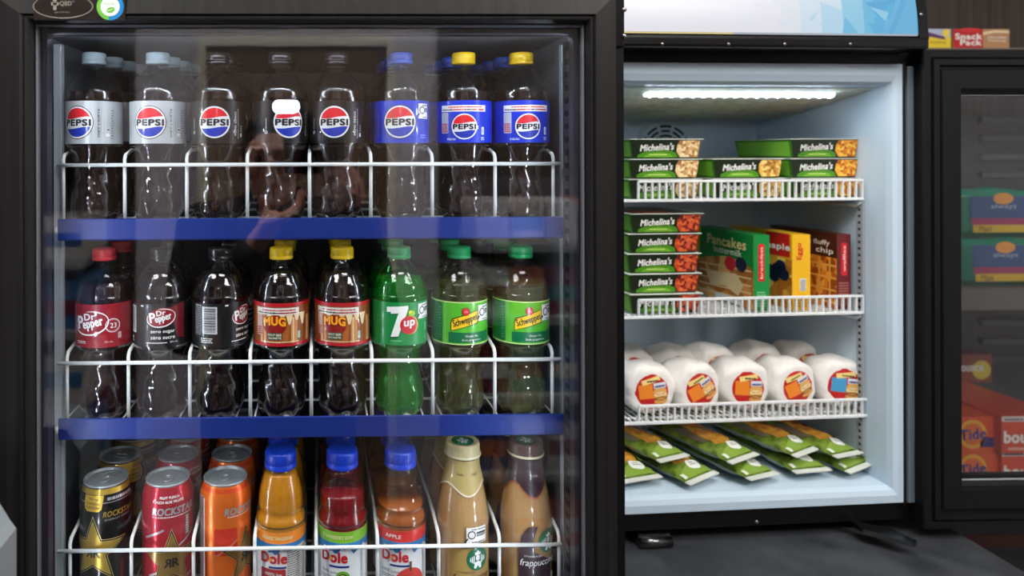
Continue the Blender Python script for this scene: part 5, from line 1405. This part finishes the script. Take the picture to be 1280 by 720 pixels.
# ================================================================== the photographer, seen mirrored in the cooler's glass
m_skin = mat('skin', '#dba28e', 0.5, sss=0.1)
m_coat = mat('dark_coat', '#15161c', 0.8); m_hair = mat('brown_grey_hair', '#3a322d', 0.6); m_jean = mat('dark_trousers', '#1b2029', 0.85); m_shoe = mat('dark_shoe_leather', '#141210', 0.5)
def limb(mb, pts, rad, m, n=14):
    pts = [Vector(p) for p in pts]
    mb.tube(pts, 1, m, n, True, rad)
    for p, r in zip(pts, rad): mb.ball(p, r, m, 14, 9)
PX, PYy = -0.10, -0.27
H0 = Vector((-0.118, -0.245, 1.525))           # head centre
pers = tag(empty('person', (PX, PYy, 0)), 'person in a dark coat with short hair holding a camera with flash to the face', 'person')
def pb(mb, name, vox=0.005, parent=pers, sm=3):
    mb.v = [(v[0]-PX, v[1]-PYy, v[2]) for v in mb.v]
    o = mb.build(name, parent)
    r = o.modifiers.new('remesh', 'REMESH'); r.mode = 'VOXEL'; r.voxel_size = vox; r.use_smooth_shade = True
    s_ = o.modifiers.new('smooth', 'SMOOTH'); s_.factor = 0.5; s_.iterations = sm
    return o
b = MB()
# head: skull, jaw, brow, nose, lips, ears, neck
h = H0
b.ball((h.x, h.y-0.005, h.z+0.02), (0.076, 0.094, 0.098), m_skin, 24, 16)
b.ball((h.x, h.y+0.022, h.z-0.055), (0.058, 0.066, 0.066), m_skin, 20, 12); b.ball((h.x, h.y+0.070, h.z-0.100), (0.024, 0.020, 0.020), m_skin)
b.ball((h.x, h.y+0.080, h.z+0.030), (0.048, 0.014, 0.012), m_skin)
b.tube([(h.x, h.y+0.084, h.z+0.018), (h.x, h.y+0.102, h.z-0.018), (h.x, h.y+0.106, h.z-0.028)], 1, m_skin, 10, True, [0.008, 0.012, 0.014]); b.ball((h.x, h.y+0.100, h.z-0.030), (0.018, 0.014, 0.011), m_skin)
b.ball((h.x, h.y+0.082, h.z-0.058), (0.023, 0.012, 0.007), m_skin); b.ball((h.x, h.y+0.080, h.z-0.068), (0.021, 0.012, 0.008), m_skin)
for s_ in (-1, 1):
    b.ball((h.x+s_*0.078, h.y-0.005, h.z-0.008), (0.010, 0.020, 0.032), m_skin); b.ball((h.x+s_*0.042, h.y+0.062, h.z-0.018), (0.026, 0.022, 0.020), m_skin)
limb(b, [(h.x, h.y-0.02, h.z-0.05), (h.x+0.005, h.y-0.045, h.z-0.17)], [0.056, 0.062], m_skin)
# trunk and legs (under the clothes)
limb(b, [(-0.11, -0.30, 1.33), (-0.11, -0.31, 1.18), (-0.11, -0.31, 1.00), (-0.11, -0.31, 0.90)], [0.11, 0.13, 0.12, 0.13], m_skin, 18)
SHO = {-1: Vector((-0.30, -0.30, 1.345)), 1: Vector((0.085, -0.30, 1.345))}
ELB = {-1: Vector((-0.33, -0.17, 1.115)), 1: Vector((0.150, -0.20, 1.125))}
WRI = {-1: Vector((-0.165, -0.080, 1.315)), 1: Vector((0.085, -0.105, 1.400))}
for s_ in (-1, 1):
    limb(b, [(-0.11, -0.30, 1.36), SHO[s_]], [0.075, 0.055], m_skin)
    limb(b, [SHO[s_], ELB[s_], WRI[s_]], [0.050, 0.040, 0.027], m_skin)
    x = -0.11+s_*0.10
    limb(b, [(x, -0.31, 0.90), (x+s_*0.02, -0.28, 0.50), (x+s_*0.03, -0.32, 0.09)], [0.09, 0.06, 0.042], m_skin)
    limb(b, [(x+s_*0.03, -0.32, 0.05), (x+s_*0.045, -0.20, 0.035)], [0.040, 0.030], m_skin)
# hands: left hand cradles the lens from below, right hand grips the body's side
def hand(mb, wrist, palm, across, fing_dir, curl, thumb_dir, s=1.0):
    wrist, palm = Vector(wrist), Vector(palm); ac = Vector(across).normalized(); fd = Vector(fing_dir).normalized(); cu = Vector(curl).normalized()
    limb(mb, [wrist, palm], [0.026*s, 0.024*s], m_skin)
    for k in range(4): limb(mb, [palm+ac*(k-1.5)*0.013-fd*0.02, palm+ac*(k-1.5)*0.018+fd*0.030], [0.014, 0.011], m_skin, 10)
    for k, ln in enumerate((0.90, 1.0, 0.95, 0.78)):
        p0 = palm+ac*(k-1.5)*0.0185+fd*0.030
        p1 = p0+(fd*0.9+cu*0.35).normalized()*0.036*ln; p2 = p1+(fd*0.35+cu).normalized()*0.024*ln; p3 = p2+(cu-fd*0.15).normalized()*0.020*ln
        limb(mb, [p0, p1, p2, p3], [0.0098, 0.0088, 0.0080, 0.0070], m_skin, 10)
    td = Vector(thumb_dir).normalized(); q0 = palm-ac*0.026-fd*0.012
    limb(mb, [q0, q0+td*0.032, q0+td*0.056+cu*0.010], [0.0135, 0.0108, 0.0088], m_skin, 10)
hand(b, WRI[-1], (-0.105, -0.060, 1.395), (0.25, 0.95, 0.1), (0.9, -0.15, 0.30), (0.2, 0, 1), (-0.2, 0.5, 0.9))
hand(b, WRI[1], (0.078, -0.095, 1.475), (0.1, -0.1, -1), (-0.25, 0.90, 0.25), (-1, 0.1, 0), (-0.7, -0.4, 0.3))
body = pb(b, 'body', 0.0045)
# eyes
for s_ in (-1, 1):
    e = MB().ball((h.x+s_*0.031-PX, h.y+0.079-PYy, h.z+0.008), 0.0105, mat('eye_dark', '#2a211c', 0.2), 12, 8); e.build('eye', pers)
# hair cap
b = MB(); b.ball((h.x, h.y-0.018, h.z+0.040), (0.083, 0.098, 0.092), m_hair, 24, 16); b.ball((h.x, h.y+0.035, h.z+0.092), (0.062, 0.045, 0.030), m_hair, 18, 12)
b.ball((h.x, h.y-0.060, h.z-0.02), (0.070, 0.050, 0.060), m_hair, 18, 12)
for s_ in (-1, 1): b.ball((h.x+s_*0.066, h.y+0.005, h.z+0.030), (0.016, 0.035, 0.035), m_hair)
pb(b, 'hair', 0.005)
# coat
b = MB()
limb(b, [(-0.11, -0.30, 1.34), (-0.11, -0.31, 1.18), (-0.11, -0.31, 0.98), (-0.11, -0.31, 0.80)], [0.135, 0.155, 0.15, 0.165], m_coat, 20)
limb(b, [(-0.112, -0.290, 1.355), (-0.112, -0.290, 1.410)], [0.078, 0.072], m_coat)
for s_ in (-1, 1):
    limb(b, [(-0.11, -0.30, 1.355), SHO[s_]], [0.095, 0.078], m_coat); w2 = WRI[s_]+(ELB[s_]-WRI[s_]).normalized()*0.004
    limb(b, [SHO[s_], (SHO[s_]+ELB[s_])/2+Vector((s_*0.006, 0.004, 0)), ELB[s_], w2], [0.076, 0.064, 0.056, 0.042], m_coat)
pb(b, 'coat', 0.007)
b = MB()
for s_ in (-1, 1):
    x = -0.11+s_*0.10
    limb(b, [(x, -0.31, 0.90), (x+s_*0.02, -0.28, 0.50), (x+s_*0.03, -0.32, 0.10)], [0.108, 0.075, 0.058], m_jean)
pb(b, 'trousers', 0.008)
for s_ in (-1, 1):
    x = -0.11+s_*0.10; b = MB(); limb(b, [(x+s_*0.03, -0.34, 0.052), (x+s_*0.04, -0.26, 0.050), (x+s_*0.048, -0.18, 0.040)], [0.050, 0.047, 0.038], m_shoe)
    b.v = [(v[0], v[1], max(0.001, v[2])) for v in b.v]; pb(b, 'shoe', 0.006)
# camera with flash
m_cam = mat('camera_black', '#0c0c0e', 0.45)
cm = tag(empty('camera_with_flash', (-0.02, -0.10, 1.55)), 'black camera with a lit flash, held up by the photographer', 'camera')
def cb(mb, name): 
    mb.v = [(v[0]+0.02, v[1]+0.10, v[2]-1.55) for v in mb.v]; return mb.build(name, cm)
b = MB().box((-0.085, -0.145, 1.500), (0.052, -0.095, 1.590), m_cam, 0.008); b.box((-0.045, -0.150, 1.585), (0.005, -0.095, 1.615), m_cam, 0.008); b.box((0.030, -0.120, 1.500), (0.058, -0.080, 1.585), m_cam, 0.008); cb(b, 'camera_body')
b = MB().lathe([(0.034, 0), (0.036, 0.02), (0.036, 0.045), (0.038, 0.060), (0.038, 0.080), (0.033, 0.080), (0.030, 0.070), (0.004, 0.066)], m_cam, 36, (0, -0.098, 1.55), axis='Y'); cb(b, 'lens_barrel')
b = MB().box((-0.112, -0.130, 1.62), (-0.036, -0.040, 1.672), m_cam, 0.006); b.box((-0.04, -0.128, 1.610), (-0.012, -0.100, 1.64), m_cam, 0.003); cb(b, 'flash_unit')
b = MB().prism([(cx_+0.0125*math.cos(math.radians(a_)), cz_+0.0145*math.sin(math.radians(a_))) for cx_, cz_, a0 in ((-0.0575, 1.6515, -90), (-0.0925, 1.6515, 90)) for a_ in range(a0, a0+181, 20)], -0.0399, -0.0385, mat('flash_face', '#ffffff', 0.5, emit='#f4f6ff', estr=32.0), 'Y'); cb(b, 'flash_face')
b = MB().ball((0.008, -0.0935, 1.533), (0.006, 0.003, 0.006), mat('focus_lamp', '#ffffff', 0.5, emit='#bfeaff', estr=10.0), 12, 8); cb(b, 'focus_lamp')
